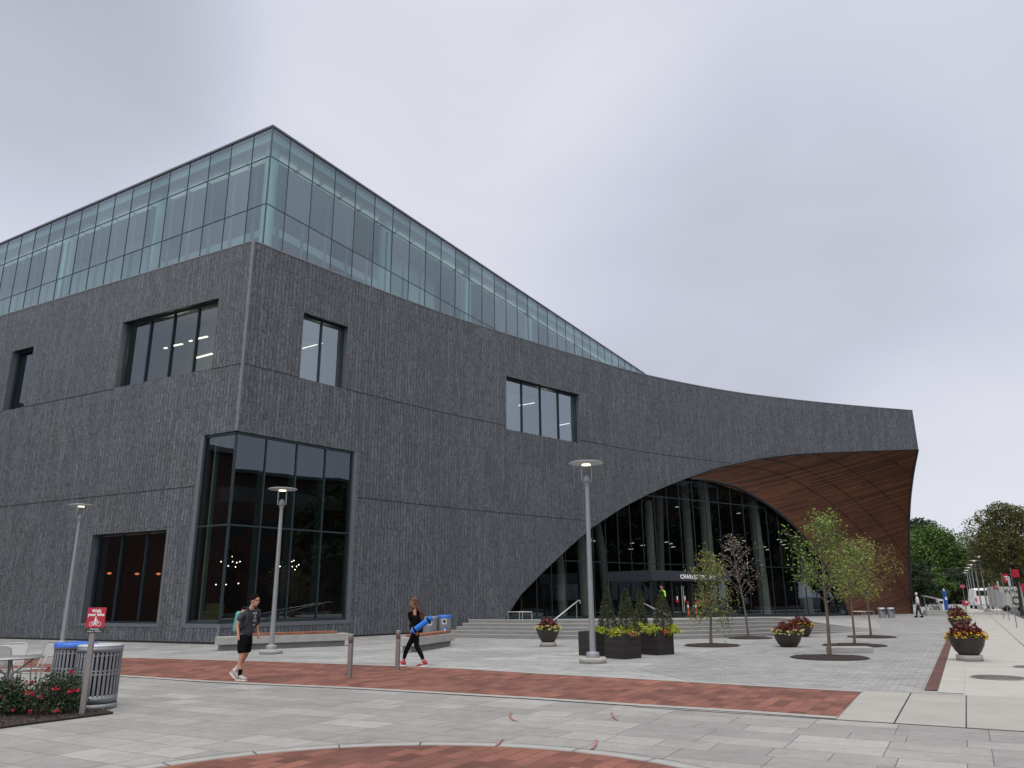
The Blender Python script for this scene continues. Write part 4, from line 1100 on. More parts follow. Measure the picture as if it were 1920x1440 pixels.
# sign
sg = empty('walk_your_bike_sign', G(153, 1342), R(4), 'red WALK YOUR BIKE sign with white cyclist symbol on a grey post', 'sign')
m = MB(); m.box((0, 0, .68), (.075, .04, 1.36)); m.build('post', M['bollard'], sg, bevel=.004)
m = MB(); m.box((.035, -.03, 1.375), (.27, .012, .29)); pl = m.build('red_plate', M['red_lid'], sg, bevel=.003)
m = MB(); m.box((.035, -.03, 1.193), (.27, .012, .07)); m.build('dark_plate', flat('dark_green_sign_paint', (.02, .035, .035), .5), sg)
FR = Matrix(((1, 0, 0), (0, 0, -1), (0, 1, 0))).to_4x4()     # text facing -y
def sign_text(s, size, x, z, par, mat='white', bold=.002):
    o = textobj('lettering', s, size, M[mat], Matrix.Translation((x, -.038, z)) @ FR, par, .001, 'CENTER', 1., bold); return o
sign_text('Walk', .062, .035, 1.452, sg); sign_text('your bike', .062, .035, 1.400, sg)
sign_text('Weekdays', .032, .035, 1.200, sg, bold=.0); sign_text('8:30 am - 6:30 pm', .027, .035, 1.170, sg, bold=.0)
m = MB()      # white symbol: walker pushing a bicycle
def ring(cx, cz, r, w_=.006, n=20):
    for k in range(n):
        a, b = k * 2 * math.pi / n, (k + 1) * 2 * math.pi / n
        m.add([(cx + math.cos(t) * q, -.0385, cz + math.sin(t) * q) for t, q in ((a, r), (b, r), (b, r - w_), (a, r - w_))], [(0, 1, 2, 3)])
def bar(x0, z0, x1, z1, w_=.007):
    d = Vector((x1 - x0, z1 - z0)); n_ = Vector((-d.y, d.x)).normalized() * w_ / 2
    m.add([(x0 - n_.x, -.0385, z0 - n_.y), (x1 - n_.x, -.0385, z1 - n_.y), (x1 + n_.x, -.0385, z1 + n_.y), (x0 + n_.x, -.0385, z0 + n_.y)], [(0, 1, 2, 3)])
cx0 = .035
ring(cx0 - .055, 1.285, .032); ring(cx0 + .055, 1.285, .032)
for b_ in ((-.055, 1.285, -.02, 1.325), (-.02, 1.325, .03, 1.325), (.03, 1.325, .055, 1.285), (-.02, 1.325, .0, 1.285), (.0, 1.285, .03, 1.325), (-.055, 1.285, 0, 1.285), (.03, 1.325, .026, 1.345)): bar(cx0 + b_[0], b_[1], cx0 + b_[2], b_[3], .006)
bar(cx0 - .002, 1.315, cx0 - .002, 1.362, .024); bar(cx0 - .004, 1.32, cx0 - .02, 1.262, .012); bar(cx0 + .002, 1.32, cx0 + .016, 1.262, .012); bar(cx0 + .004, 1.355, cx0 + .03, 1.335, .008)
for k in range(10):
    a, b = k * math.pi / 5, (k + 1) * math.pi / 5
    m.add([(cx0, -.0385, 1.378), (cx0 + math.cos(a) * .012, -.0385, 1.378 + math.sin(a) * .012), (cx0 + math.cos(b) * .012, -.0385, 1.378 + math.sin(b) * .012)], [(0, 1, 2)])
m.build('cyclist_symbol', M['white'], sg)
# cafe chairs and table at the left edge
M['chairmetal'] = flat('silver_chair_metal', (.36, .36, .355), .35, .6)
mm = NM('perforated_chair_mesh'); tcn = mm.n('ShaderNodeTexCoord').outputs['Object']
p_ = mm.n('ShaderNodeBsdfPrincipled', {'Base Color': (.42, .42, .41, 1), 'Roughness': .4, 'Metallic': .4}); t_ = mm.n('ShaderNodeBsdfTransparent')
x_ = mm.n('ShaderNodeMixShader', {0: .68, 1: t_.outputs[0], 2: p_.outputs[0]}); mm.t.links.new(x_.outputs[0], mm.out.inputs[0]); M['mesh'] = mm.m
def chair(loc, rz, label):
    t = empty('cafe_chair', loc, rz, label, 'chair', 'silver mesh chairs at the cafe table')
    W_ = .25
    m = MB(); m.tube([(-W_, -.2, .45), (-W_, .2, .43), (-W_, .27, .62), (-W_, .33, .84), (-W_ + .05, .345, .88), (W_ - .05, .345, .88), (W_, .33, .84), (W_, .27, .62), (W_, .2, .43), (W_, -.2, .45), (-W_, -.2, .45)], .013, 8); m.build('frame', M['chairmetal'], t)
    m = MB(); m.quad((-W_, -.2, .45), (W_, -.2, .45), (W_, .2, .435), (-W_, .2, .435)); m.build('seat', M['mesh'], t)
    m = MB(); m.quad((-W_, .225, .5), (W_, .225, .5), (W_, .33, .86), (-W_, .33, .86)); m.build('backrest', M['mesh'], t)
    for sx, sy in ((-1, -1), (1, -1), (-1, 1), (1, 1)):
        m = MB(); m.tube([(sx * W_, sy * .19, .445), (sx * (W_ + .01), sy * .25, 0)], .012, 6); m.build('leg', M['chairmetal'], t)
    for sx in (-1, 1):
        m = MB(); m.tube([(sx * W_, .29, .66), (sx * (W_ + .03), .1, .67), (sx * (W_ + .03), -.15, .66), (sx * W_, -.2, .45)], .012, 6); m.build('armrest', M['chairmetal'], t)
    return t
c1 = chair(G(66, 1302), R(-14), 'silver mesh cafe chair between the table and the blue lidded bin')
c2 = place(copy_tree(c1), G(-6, 1306), R(10), label='silver mesh cafe chair cut by the left edge of the photo')
tb = empty('cafe_table', (az(18, 1250) * 13.6, 13.6, 0), 0, 'round silver cafe table with crossed legs at the left edge', 'table')
m = MB(); m.lathe([(0, .70), (.48, .70), (.49, .71), (.48, .725), (0, .725)], 32); m.build('table_top', M['chairmetal'], tb)
for k in range(4):
    a = k * math.pi / 2 + .5; m = MB(); m.tube([(math.cos(a) * .36, math.sin(a) * .36, .70), (math.cos(a) * .05, math.sin(a) * .05, .45), (math.cos(a) * .05, math.sin(a) * .05, .33), (math.cos(a) * .36, math.sin(a) * .36, 0)], .017, 6); m.build('leg', M['chairmetal'], tb)
c3 = place(copy_tree(c1), (tb.location.x - .45, tb.location.y + .75, 0), R(170), label='silver mesh cafe chair beyond the cafe table')
# handrails on the steps and low hoop rails on the terrace
def handrail(foot, head, y0, label, wide=0.):
    x0, x1 = foot.x, head.x
    t = empty('handrail', (foot.x, foot.y, 0), 0, label, 'handrail', 'steel handrails on the steps')
    o = Vector((foot.x, foot.y, 0)); zt = terrace_z(head.x, head.y)
    a = Vector((0, 0, foot.z)); b = head - o
    m = MB(); m.tube([a + Vector((0, 0, -.1)), a, b, b + (b - a).normalized() * Vector((.25, .25, 0)), b + (b - a).normalized() * Vector((.25, .25, 0)) + Vector((0, 0, -.12))], .028, 8); m.build('rail', M['steel'], t)
    for f in (.12, .92):
        c = a + (b - a) * f; m = MB(); m.tube([Vector((c.x, c.y, zt * f + .0)), c], .02, 6); m.build('post', M['bollard'], t)
    return t
handrail(GY(1038, 1163.5, 31.8), GY(1084, 1126, 34.6), 0, 'steel handrail on the steps behind the left flower bowl')
handrail(GY(1258, 1158, 31.0), GY(1203, 1129, 34.0), 0, 'steel handrail on the steps behind the conifer planters')
m_ = None
def hoop(px0, px1, ytop, y, label, n=2, group='low steel hoops on the terrace'):
    a, b = GY(px0, ytop, y), GY(px1, ytop, y); z = terrace_z(a.x, a.y)
    t = empty('steel_hoop_rail', (a.x, a.y, z), 0, label, 'rail')
    w_ = b.x - a.x; h = a.z - z
    m = MB(); m.tube([(0, 0, 0), (0, 0, h), (w_, 0, h), (w_, 0, 0)], .025, 6); m.build('hoop', M['steel'], t)
    for f in (.48, .6): m = MB(); m.tube([(w_ * f, 0, 0), (w_ * f, 0, h)], .02, 6); m.build('post', M['steel'], t)
hoop(952.5, 997, 1147.5, 40.5, 'low steel hoop rail where the arch meets the terrace')
hoop(1597, 1638, 1146.5, 57, 'low rail in front of the timber vault behind the young trees')
# low concrete block among the trees
cb = G(1560, 1225); t = empty('concrete_block', cb, -.10, 'low pale concrete slab seat lying among the young trees', 'block')
m = MB(); m.box((.58, .3, .08), (1.16, .6, .16)); m.build('slab', M['conc'], t, bevel=.02)
# manhole covers
M['iron'] = flat('cast_iron_cover', (.10, .095, .085), .6, .3, scale=20, bump=.5)
def cover(px, py, r, lab):
    p = G(px, py); t = empty('manhole_cover', (p.x, p.y, .009), 0, lab, 'manhole cover'); m = MB(); m.lathe([(r, 0), (r, .006), (0, .006)], 32); m.build('lid', M['iron'], t)
    m = MB(); m.lathe([(r + .035, 0), (r + .035, .004), (r + .004, .004)], 32); m.build('rim', M['conc'], t)
cover(1872, 1271, .47, 'round iron cover in the sidewalk beyond the big flower bowl'); cover(1930, 1251, .3, 'iron cover at the right edge of the sidewalk')
# ================================================================= PLANTS
class LeafMesh:
    def __init__(s, seed=1): s.r = np.random.RandomState(seed); s.V = []; s.n = 0
    def add(s, pts, size, jit=.3, droop=0., aspect=.55, up=.0):
        """one bent leaf (two triangles) per point"""
        P = np.asarray(pts, dtype=float); n = len(P)
        if n == 0: return
        d = s.r.normal(size=(n, 3)); d[:, 2] = d[:, 2] * .6 - droop + up; d /= np.linalg.norm(d, axis=1)[:, None]
        e = s.r.normal(size=(n, 3)); e -= (e * d).sum(1)[:, None] * d; e /= np.linalg.norm(e, axis=1)[:, None]
        L_ = (size * (1 + jit * s.r.uniform(-1, 1, n)))[:, None]
        a = P; b = P + d * L_; m = P + d * L_ * .5; wv = e * L_ * aspect * .5
        s.V.append(np.stack([a, m - wv, b, m + wv], 1)); s.n += n
    def build(s, name, mat, parent=None):
        V = np.concatenate(s.V).reshape(-1, 3); n = len(V) // 4
        me = bpy.data.meshes.new(name); me.vertices.add(len(V)); me.vertices.foreach_set('co', V.astype(np.float32).ravel())
        me.loops.add(n * 4); me.loops.foreach_set('vertex_index', np.arange(n * 4, dtype=np.int32))
        me.polygons.add(n); me.polygons.foreach_set('loop_start', np.arange(0, n * 4, 4, dtype=np.int32))
        me.update(calc_edges=True); me.validate()
        return link(name, me, M[mat] if isinstance(mat, str) else mat, parent)
M['leaf_green'] = leafmat('fresh_green_leaves', [(.15, (.035, .06, .012)), (.5, (.12, .19, .03)), (.85, (.24, .32, .06))])
M['leaf_olive'] = leafmat('olive_green_leaves', [(.15, (.04, .05, .012)), (.5, (.15, .18, .035)), (.85, (.30, .31, .07))])
M['leaf_autumn'] = leafmat('autumn_brown_leaves', [(.15, (.05, .04, .012)), (.5, (.16, .13, .03)), (.85, (.28, .20, .05))])
M['leaf_sparse'] = leafmat('sparse_pale_brown_leaves', [(.15, (.06, .04, .03)), (.5, (.15, .12, .09)), (.85, (.42, .41, .33))])
M['leaf_dark'] = leafmat('dark_rose_leaves', [(.2, (.006, .014, .006)), (.55, (.02, .045, .014)), (.9, (.07, .11, .04))])
M['conifer'] = leafmat('conifer_needles', [(.2, (.012, .018, .008)), (.55, (.042, .055, .018)), (.9, (.095, .105, .035))], trans=.05)
M['lime'] = leafmat('lime_yellow_foliage', [(.2, (.10, .14, .01)), (.55, (.34, .40, .03)), (.9, (.58, .58, .10))])
M['coleus'] = leafmat('dark_red_foliage', [(.2, (.02, .012, .006)), (.5, (.10, .016, .014)), (.75, (.22, .035, .028)), (.92, (.12, .10, .03))])
M['deepgreen'] = leafmat('planter_green_foliage', [(.2, (.02, .03, .008)), (.6, (.07, .10, .02)), (.9, (.14, .18, .04))])
M['yellow_fl'] = leafmat('pale_yellow_petals', [(.2, (.42, .40, .10)), (.6, (.72, .68, .26)), (.9, (.80, .76, .50))])
M['amber_fl'] = leafmat('amber_petals', [(.2, (.50, .28, .01)), (.6, (.70, .42, .02)), (.9, (.80, .55, .06))])
M['red_fl'] = leafmat('crimson_rose_petals', [(.2, (.35, .008, .03)), (.6, (.62, .015, .06)), (.9, (.75, .10, .14))])
M['orange_fl'] = leafmat('orange_petals', [(.2, (.25, .03, .01)), (.6, (.45, .09, .03)), (.9, (.6, .4, .3))])
M['crown_green'] = leafmat('maple_crown_leaves', [(.15, (.010, .022, .005)), (.5, (.055, .110, .018)), (.85, (.15, .25, .04))])
M['crown_olive'] = leafmat('olive_crown_leaves', [(.15, (.016, .018, .006)), (.5, (.075, .082, .020)), (.85, (.20, .19, .05))])
M['crown_dark'] = leafmat('dark_crown_leaves', [(.15, (.005, .009, .004)), (.5, (.018, .034, .011)), (.85, (.05, .08, .02))])
def young_tree(base, lean, h, crown0, rad, nb, nleaf, leaf, leafs, label, droop=0., seed=1, lsize=.075, ell=1., trunk_r=.045, shape='oval', offs_=(0, 0)):
    rng = random.Random(seed); t = empty('young_tree', base, 0, label, 'young tree', 'young trees in mulch rings')
    top = Vector((lean[0], lean[1], h))
    def tp(f): return Vector((lean[0] * f + .03 * math.sin(f * 7 + seed), lean[1] * f + .03 * math.cos(f * 5 + seed), h * f))
    m = MB(); n = 9; m.tube([tp(i / n) for i in range(n + 1)], [trunk_r * (1.3 if i == 0 else 1) * (1 - .86 * i / n) for i in range(n + 1)], 8)
    m.build('trunk', M['bark'], t)
    bm_ = MB(); tips = []
    for k in range(nb):
        f = crown0 + (1 - crown0) * (k + .5) / nb; p0 = tp(f); a = k * 2.399 + rng.uniform(-.4, .4)
        g = (f - crown0) / (1 - crown0)
        if shape == 'oval': rr = rad * (math.sin(math.pi * min(1, .22 + g * .78)) ** .7)
        elif shape == 'weep': rr = rad * (.95 - .45 * g)
        else: rr = rad * (1 - g) ** .6
        rr *= rng.uniform(.5, 1.3)
        up = .5 * rr + .12
        p1 = p0 + Vector((math.cos(a) * rr * .5 + offs_[0] * .5, math.sin(a) * rr * .5, up * .7)); p2 = p0 + Vector((math.cos(a) * rr + offs_[0], math.sin(a) * rr, up * (1. if shape != 'weep' else .25)))
        bm_.tube([p0, p1, p2], [.014, .009, .004], 5); tips += [p1, p2, (p1 + p2) / 2, p2]
        for q in range(3):
            c = p0.lerp(p2, rng.uniform(.35, .9)); e = c + Vector((rng.uniform(-.25, .25), rng.uniform(-.25, .25), rng.uniform(-.05, .28) if shape != 'weep' else rng.uniform(-.5, .05)))
            bm_.tube([c, e], [.006, .003], 4, False); tips += [e, c.lerp(e, .6)]
            if shape == 'weep': e2 = e + Vector((0, 0, -rng.uniform(.1, .35))); bm_.tube([e, e2], [.003, .002], 4, False); tips += [e2, e.lerp(e2, .5)]
    bm_.build('branches', M['bark'], t)
    lm = LeafMesh(seed); T = np.array([tuple(x) for x in tips]); idx = lm.r.randint(0, len(T), nleaf)
    sg = .10 * ell
    pts = T[idx] + lm.r.normal(size=(nleaf, 3)) * [sg, sg, sg * 1.0]
    lm.add(pts, lsize, .35, droop); lm.build('crown', M[leaf], t)
    return t
def mulch(px, py, rx, lab):
    p = G(px, py); t = empty('mulch_ring', (p.x, p.y, .004), 0, lab, 'mulch ring', 'mulch rings around the young trees'); m = MB()
    rng = random.Random(int(px)); n = 48; vs = []
    R_ = [rx * (1 + rng.uniform(-.02, .02)) for _ in range(n)]
    rings = [(1., .0), (.94, .035), (.6, .05), (.25, .075), (.0, .08)]
    for f, z in rings:
        for k in range(n): vs.append((R_[k] * f * math.cos(k * 2 * math.pi / n), R_[k] * f * math.sin(k * 2 * math.pi / n), z + rng.uniform(-.008, .008) * (f < 1)))
    fs = [(i * n + k, i * n + (k + 1) % n, (i + 1) * n + (k + 1) % n, (i + 1) * n + k) for i in range(4) for k in range(n)]
    m.add(vs, fs); m.build('bark_chips', M['mulch'], t); 
T = [((1335, 1209), 'weep'), ((1405, 1196), 'x'), ((1554, 1232), 'x'), ((1600, 1210), 'x'), ((1630, 1194), 'x')]
def toploc(b, px, py):      # lean and height from the tree top seen straight above the base
    q = GY(px, py, b.y); return (q.x - b.x, 0), q.z
b = G(1335, 1209); ln, h = toploc(b, 1327, 1036); young_tree(b, ln, h, .30, .80, 26, 2100, 'leaf_olive', 1, 'weeping young tree in front of the entrance lettering, olive green', .5, 11, .085, 1.0, .05, 'weep')
b = G(1405, 1197); ln, h = toploc(b, 1372, 1014); young_tree(b, ln, h, .40, .95, 30, 430, 'leaf_sparse', 1, 'nearly bare young tree with thin brown twigs, leaning left', .1, 12, .085, 1.1, .05)
b = G(1555, 1232); ln, h = toploc(b, 1538, 985); young_tree(b, ln, h, .38, 1.1, 28, 2100, 'leaf_green', 1, 'tallest and greenest young tree, standing before the concrete slab', .1, 13, .085, 1.2, .055, offs_=(.10, 0))
b = G(1601, 1210); ln, h = toploc(b, 1592, 1030); young_tree(b, ln, h, .38, .95, 24, 2000, 'leaf_olive', 1, 'middle young tree of the right group, with yellow green crown', .1, 14, .085, 1.2, .045)
b = G(1632, 1194); ln, h = toploc(b, 1622, 1028); young_tree(b, ln, h, .36, 1.2, 26, 2200, 'leaf_autumn', 1, 'young tree with rusty brown autumn crown, last of the right group', .1, 15, .085, 1.3, .045)
for px, py, rr, lab in ((1335, 1211, .92, 'mulch ring under the weeping young tree'), (1407, 1197, .86, 'mulch ring under the nearly bare young tree'), (1555, 1234, 1.0, 'large mulch ring under the tallest green young tree'), (1602, 1211, 1.0, 'mulch ring under the middle young tree of the right group'), (1634, 1195, .9, 'mulch ring under the rusty brown young tree')):
    mulch(px, py, rr, lab)
# flower bowls
def bowl(loc, label, s_=1., fl='yellow_fl', seed=1, base=True, leaf='coleus'):
    t = empty('flower_bowl', loc, 0, label, 'planter', 'dark flower bowls')
    r = .46 * s_; zb = .14 if base else .0
    m = MB()
    if base: m.lathe([(0, 0), (.33 * s_, 0), (.33 * s_, zb - .01), (.32 * s_, zb), (0, zb)], 24); m.build('concrete_base', M['conc'], t)
    m = MB(); m.lathe([(0, zb + .001), (.24 * s_, zb + .001), (.33 * s_, zb + .10), (.41 * s_, zb + .24), (r, zb + .40), (r + .01, zb + .42), (r - .03, zb + .42), (r - .06, zb + .36)], 32); m.build('bowl', M['planter'], t)
    m = MB(); m.lathe([(0, zb + .37), (r - .05, zb + .36)], 24); m.build('soil', M['soil'], t)
    lm = LeafMesh(seed); q = lm.r; n = 900; a = q.uniform(0, 6.283, n); rr = np.sqrt(q.uniform(0, 1, n)) * r * .85
    hh = (1 - (rr / r) ** 2) * .32 + .06
    z = zb + .40 + q.uniform(.25, 1, n) * hh * (1 + .25 * np.sin(a * 3 + seed))
    lm.add(np.stack([rr * np.cos(a), rr * np.sin(a), z], 1), .085, .4, 0, .7); lm.build('red_foliage', M[leaf], t)
    lm = LeafMesh(seed + 5); n = 420; a = q.uniform(0, 6.283, n); rr = r * q.uniform(.75, 1.05, n)
    lm.add(np.stack([rr * np.cos(a), rr * np.sin(a), zb + .40 + q.uniform(-.02, .09, n)], 1), .06, .4, 0, .6); lm.build('green_foliage', M['deepgreen'], t)
    lm = LeafMesh(seed + 9); k = 95; a0 = q.uniform(0, 6.283, k); r0 = r * q.uniform(.74, 1.16, k); z0 = zb + .42 + q.uniform(-.04, .13, k)
    P = np.repeat(np.stack([r0 * np.cos(a0), r0 * np.sin(a0), z0], 1), 7, 0); lm.add(P + q.normal(size=P.shape) * .008, .044, .2, 0, .9, .2); lm.build('flowers', M[fl], t)
    return t
bowl(G(1028, 1212), 'flower bowl standing alone at the foot of the steps, pale yellow rim', .86, 'yellow_fl', 1)
bowl(G(1479, 1213), 'flower bowl between the trees with pale yellow flowers, the nearer one', .98, 'yellow_fl', 2, False)
bowl(G(1503, 1194), 'flower bowl with orange flowers half hidden behind another bowl', 1.02, 'amber_fl', 3, False)
bowl(G(1819, 1239), 'largest flower bowl, on the sidewalk on a round pale base', .90, 'amber_fl', 4)
bowl(G(1803, 1187), 'flower bowl on the sidewalk, second behind the largest one', .92, 'yellow_fl', 5)
bowl(G(1797, 1168), 'flower bowl on the sidewalk, third and farthest of the line', 1.1, 'yellow_fl', 6)
# conifer planter boxes
M['box_planter'] = wood('black_board_planter', (.013, .011, .010), (.026, .022, .020), 'UV', .10, 3.)
def planter(c, s_, h, rz, label):
    t = empty('planter_box', c, rz, label, 'planter', 'black planter boxes with conifers'); m = MB(); q = s_ / 2
    P = [(-q, -q), (q, -q), (q, q), (-q, q)]
    for i in range(4):
        a, b = P[i], P[(i + 1) % 4]; m.quad((*a, 0), (*b, 0), (*b, h), (*a, h), uv=[(0, 0), (s_, 0), (s_, h), (0, h)])
    for i in range(4):
        a, b = P[i], P[(i + 1) % 4]; f = (q - .05) / q; c_, d_ = (b[0] * f, b[1] * f), (a[0] * f, a[1] * f)
        m.quad((*a, h), (*b, h), (*c_, h), (*d_, h)); m.quad((*d_, h), (*c_, h), (*c_, h - .12), (*d_, h - .12))
    m.build('box', M['box_planter'], t)
    m = MB(); m.box((0, 0, h - .10), (s_ - .1, s_ - .1, .05)); m.build('soil', M['soil'], t)
    return t
def conifer(c, h, r, label, seed):
    t = empty('potted_conifer', c, 0, label, 'conifer', 'small conifers in planter boxes')
    m = MB(); m.tube([(0, 0, -.05), (0, 0, h * .8)], [.03, .01], 6); m.build('trunk', M['barkdark'], t)
    lm = LeafMesh(seed); n = 4200; g = lm.r.uniform(0, 1, n) ** 1.4; a = lm.r.uniform(0, 6.283, n)
    rr = r * (1 - g) ** .75 * (.70 + .30 * np.sqrt(lm.r.uniform(0, 1, n))) * (1 + .10 * np.sin(a * 5 + g * 18)) + .012
    lm.add(np.stack([rr * np.cos(a), rr * np.sin(a), g * h * .98], 1), .055, .35, -.35, .38, .25); lm.build('crown', M['conifer'], t)
def lime_tuft(c, r, label, seed):
    t = empty('lime_plant', c, 0, label, 'plant', 'lime coloured plants in the planter boxes'); lm = LeafMesh(seed); n = 520
    d = lm.r.normal(size=(n, 3)); d[:, 2] = abs(d[:, 2]); d /= np.linalg.norm(d, axis=1)[:, None]
    lm.add(d * (r * lm.r.uniform(.45, 1, (n, 1))) * [1, 1, .85], .10, .4, .1, .3, .1); lm.build('foliage', M['lime'], t)
def red_tuft(c, r, seed, label):
    t = empty('bedding_flowers', c, 0, label, 'flowers', 'bedding flowers in the planter boxes'); lm = LeafMesh(seed); n = 240
    lm.add(lm.r.normal(size=(n, 3)) * [r * .5, r * .5, r * .28], .05, .4, 0, .8); lm.build('petals', M['orange_fl'], t)
PB = [(1173.5, 1236.5, 'front black planter box with lime foliage, left of the two front ones'), (1238, 1229, 'front black planter box at the right end of the cluster'), (1121, 1231, 'black planter box partly hidden by the lamp post'), (1199, 1217, 'rear black planter box behind the two front ones')]
pc = []
for i, (px, py, lab) in enumerate(PB):
    g = G(px, py); c = Vector((g.x, g.y + .49, 0)) if i != 3 else Vector((g.x, g.y + .4, 0)); pc.append(c); planter(c, .70, .66, R(30 + 12) if i != 1 else R(38), lab)
for i, (px, ytop, r, lab) in enumerate(((1172, 1105, .33, 'broad little conifer above the front left planter box'), (1240, 1108, .33, 'little conifer in the right end planter box'), (1137, 1103, .30, 'leftmost little conifer next to the lamp post'), (1199, 1106, .23, 'slimmest little conifer, between two broader ones'))):
    c = pc[i]; y = c.y; q = GY(px, ytop, y); conifer((q.x, y, .58), q.z - .58, r, lab, 20 + i)
for k, (px, py, i, lab) in enumerate(((1157, 1170, 0, 'lime tuft at the front left planter rim'), (1176, 1172, 0, 'lime tuft below the broad conifer'), (1196, 1168, 3, 'lime tuft between the two front planter boxes'), (1222, 1171, 1, 'large lime tuft on the right end planter'), (1258, 1166, 1, 'lime tuft at the far right rim of the planters'), (1126, 1170, 2, 'lime tuft beside the lamp post'))):
    y = pc[i].y - .12; q = GY(px, py, y); lime_tuft((q.x, y - .05, .60), .26 if k != 3 else .32, lab, 40 + k)
for k, (px, i) in enumerate(((1185, 0), (1247, 1), (1166, 0))):
    y = pc[i].y - .30; q = GY(px, 1178, y); red_tuft((q.x, y, .64), .085, 60 + k, ['orange and white flowers right of the front conifer', 'orange flowers at the right end planter', 'orange flowers on the front rim of the left planter'][k])
# rose bed
edge_px = [(-260, 1402), (-80, 1378), (0, 1367.5), (70, 1358), (140, 1349), (200, 1341), (212, 1339)]
bk_px = [(190, 1333), (120, 1322), (60, 1318), (-60, 1318), (-260, 1330)]
bed = [G(*p) for p in edge_px + bk_px]
m = MB(); rng = random.Random(5)
m.poly([(p.x, p.y, .030) for p in bed]); 
for i in range(len(bed)):
    a, b = bed[i], bed[(i + 1) % len(bed)]; m.add([(a.x, a.y, 0), (b.x, b.y, 0), (b.x, b.y, .030), (a.x, a.y, .030)], [(0, 1, 2, 3)])
tag(m.build('mulch_bed', M['mulch']), kind='structure')
lm = LeafMesh(77); pts = []
for _ in range(2600):
    p = G(rng.uniform(-200, 205), rng.uniform(1322, 1375)); 
    q = G(*edge_px[0]); 
    # keep inside the bed: nearer edge line
    pa, pb = bed[0], bed[6]; d = pb - pa
    if (d.x * (p.y - pa.y) - d.y * (p.x - pa.x)) > .05: pts.append((p.x, p.y, .034))
lm.add(pts, .04, .5, 0, .35); M['chip'] = leafmat('bark_chips', [(.2, (.015, .009, .007)), (.6, (.06, .035, .025)), (.93, (.16, .12, .09))], trans=0)
tag(lm.build('bark_chips', 'chip'), kind='stuff')
def rose(c, r, h, label, seed, nf=14):
    t = empty('rose_bush', c, 0, label, 'rose bush', 'rose bushes in the mulch bed')
    rng = random.Random(seed); m = MB(); tips = []
    for k in range(16):
        a = k * 2.4; q = Vector((math.cos(a) * r * rng.uniform(.3, .95), math.sin(a) * r * rng.uniform(.3, .95), h * rng.uniform(.55, 1.)))
        m.tube([(0, 0, 0), q * .5 + Vector((0, 0, .05)), q], [.009, .006, .003], 5, False); tips.append(q)
    m.build('stems', M['bark'], t)
    lm = LeafMesh(seed); n = 3000
    d = lm.r.normal(size=(n, 3)); d[:, 2] = abs(d[:, 2]) * 1.; d /= np.linalg.norm(d, axis=1)[:, None]; u = lm.r.uniform(.25, 1, (n, 1)) ** .6
    lump = 1 + .18 * np.sin(d[:, :1] * 7 + seed) * np.cos(d[:, 1:2] * 6)
    lm.add(d * u * lump * [r, r, h] * [1, 1, .92] + [0, 0, .05], .042, .4, 0, .62); lm.build('foliage', M['leaf_dark'], t)
    lm = LeafMesh(seed + 3); P = []
    for k in range(nf):
        q = Vector((rng.gauss(0, 1), rng.gauss(-.5, .8), abs(rng.gauss(.5, .6)))).normalized(); q = Vector((q.x * r, q.y * r, q.z * h * .95 + .05)) * rng.uniform(.92, 1.08)
        for _ in range(16): P.append((q.x + rng.gauss(0, .011), q.y + rng.gauss(0, .011), q.z + rng.gauss(0, .009)))
    lm.add(P, .032, .3, 0, .9, .2); lm.build('roses', M['red_fl'], t)
g = G(86, 1343); rose((g.x, g.y + .15, .03), .46, .60, 'dark rose bush with crimson roses in front of the blue lidded bin', 3, 15)
g = G(-8, 1345); rose((g.x, g.y + .15, .03), .36, .50, 'rose bush cut by the left edge of the photo', 4, 9)
# ---------------------------------------------------------------- big trees
def big_tree(base, h, rx, ry, cz, leaf, label, seed, n=15000, lsz=.55, lobes=16, name='broadleaf_tree', trunk_r=.3, grp='large trees along the street', low=.35):
    rng = random.Random(seed); t = empty(name, base, 0, label, 'tree', grp)
    m = MB(); m.tube([(0, 0, -.1), (.1, 0, h * .3), (.0, .1, h * .55), (.1, 0, h * .8)], [trunk_r * 1.3, trunk_r, trunk_r * .7, trunk_r * .25], 8)
    C = []
    for k in range(lobes):
        a = k * 2.399; f = (k + .5) / lobes; zz = h * (low + (1 - low) * (f * .9)); q = math.sin(math.pi * min(1, .18 + .75 * f))
        rr = rng.uniform(.35, .86); c = Vector((math.cos(a) * rx * q * rr, math.sin(a) * ry * q * rr, zz)); C.append((c, rng.uniform(.28, .42) * rx * (.65 + .5 * q)))
        m.tube([(0, 0, h * (low * .55 + .3 * f)), c * .5 + Vector((0, 0, h * .22)), c], [trunk_r * .4, trunk_r * .22, .04], 5, False)
    m.build('trunk', M['barkdark'], t)
    lm = LeafMesh(seed); per = n // lobes
    for c, r in C:
        sub = max(5, int(r * 3)); P = []
        d = lm.r.normal(size=(per, 3)); d /= np.linalg.norm(d, axis=1)[:, None]
        u = lm.r.uniform(.45, 1., (per, 1)) ** .5; lump = 1 + .22 * np.sin(d[:, :1] * 6 + c.x) * np.cos(d[:, 2:3] * 7 + c.z)
        lm.add(np.array(tuple(c)) + d * u * lump * r * [1, 1, .78], lsz, .4, .2, .6)
    lm.build('crown', M[leaf], t); return t
def at(px, d, z=0.): a = az(px, 1120); return Vector((a * d, d, z))
def hgt(px, py, d): return GY(px, py, d).z
big_tree(at(1762, 150), hgt(1760, 988, 150), 8.0, 6, 0, 'crown_green', 'large round bright green tree just beyond the timber leg', 31, 42000, .38, 34, low=.16)
big_tree(at(1720, 160), hgt(1720, 986, 160), 5.6, 6, 0, 'crown_green', 'green tree half hidden by the timber leg', 37, 16000, .42, 20, low=.2)
big_tree(at(1750, 185), hgt(1750, 972, 185), 8.5, 6, 0, 'crown_dark', 'dark spiky tree top rising behind the bright green tree', 32, 14000, .6, 18, low=.2)
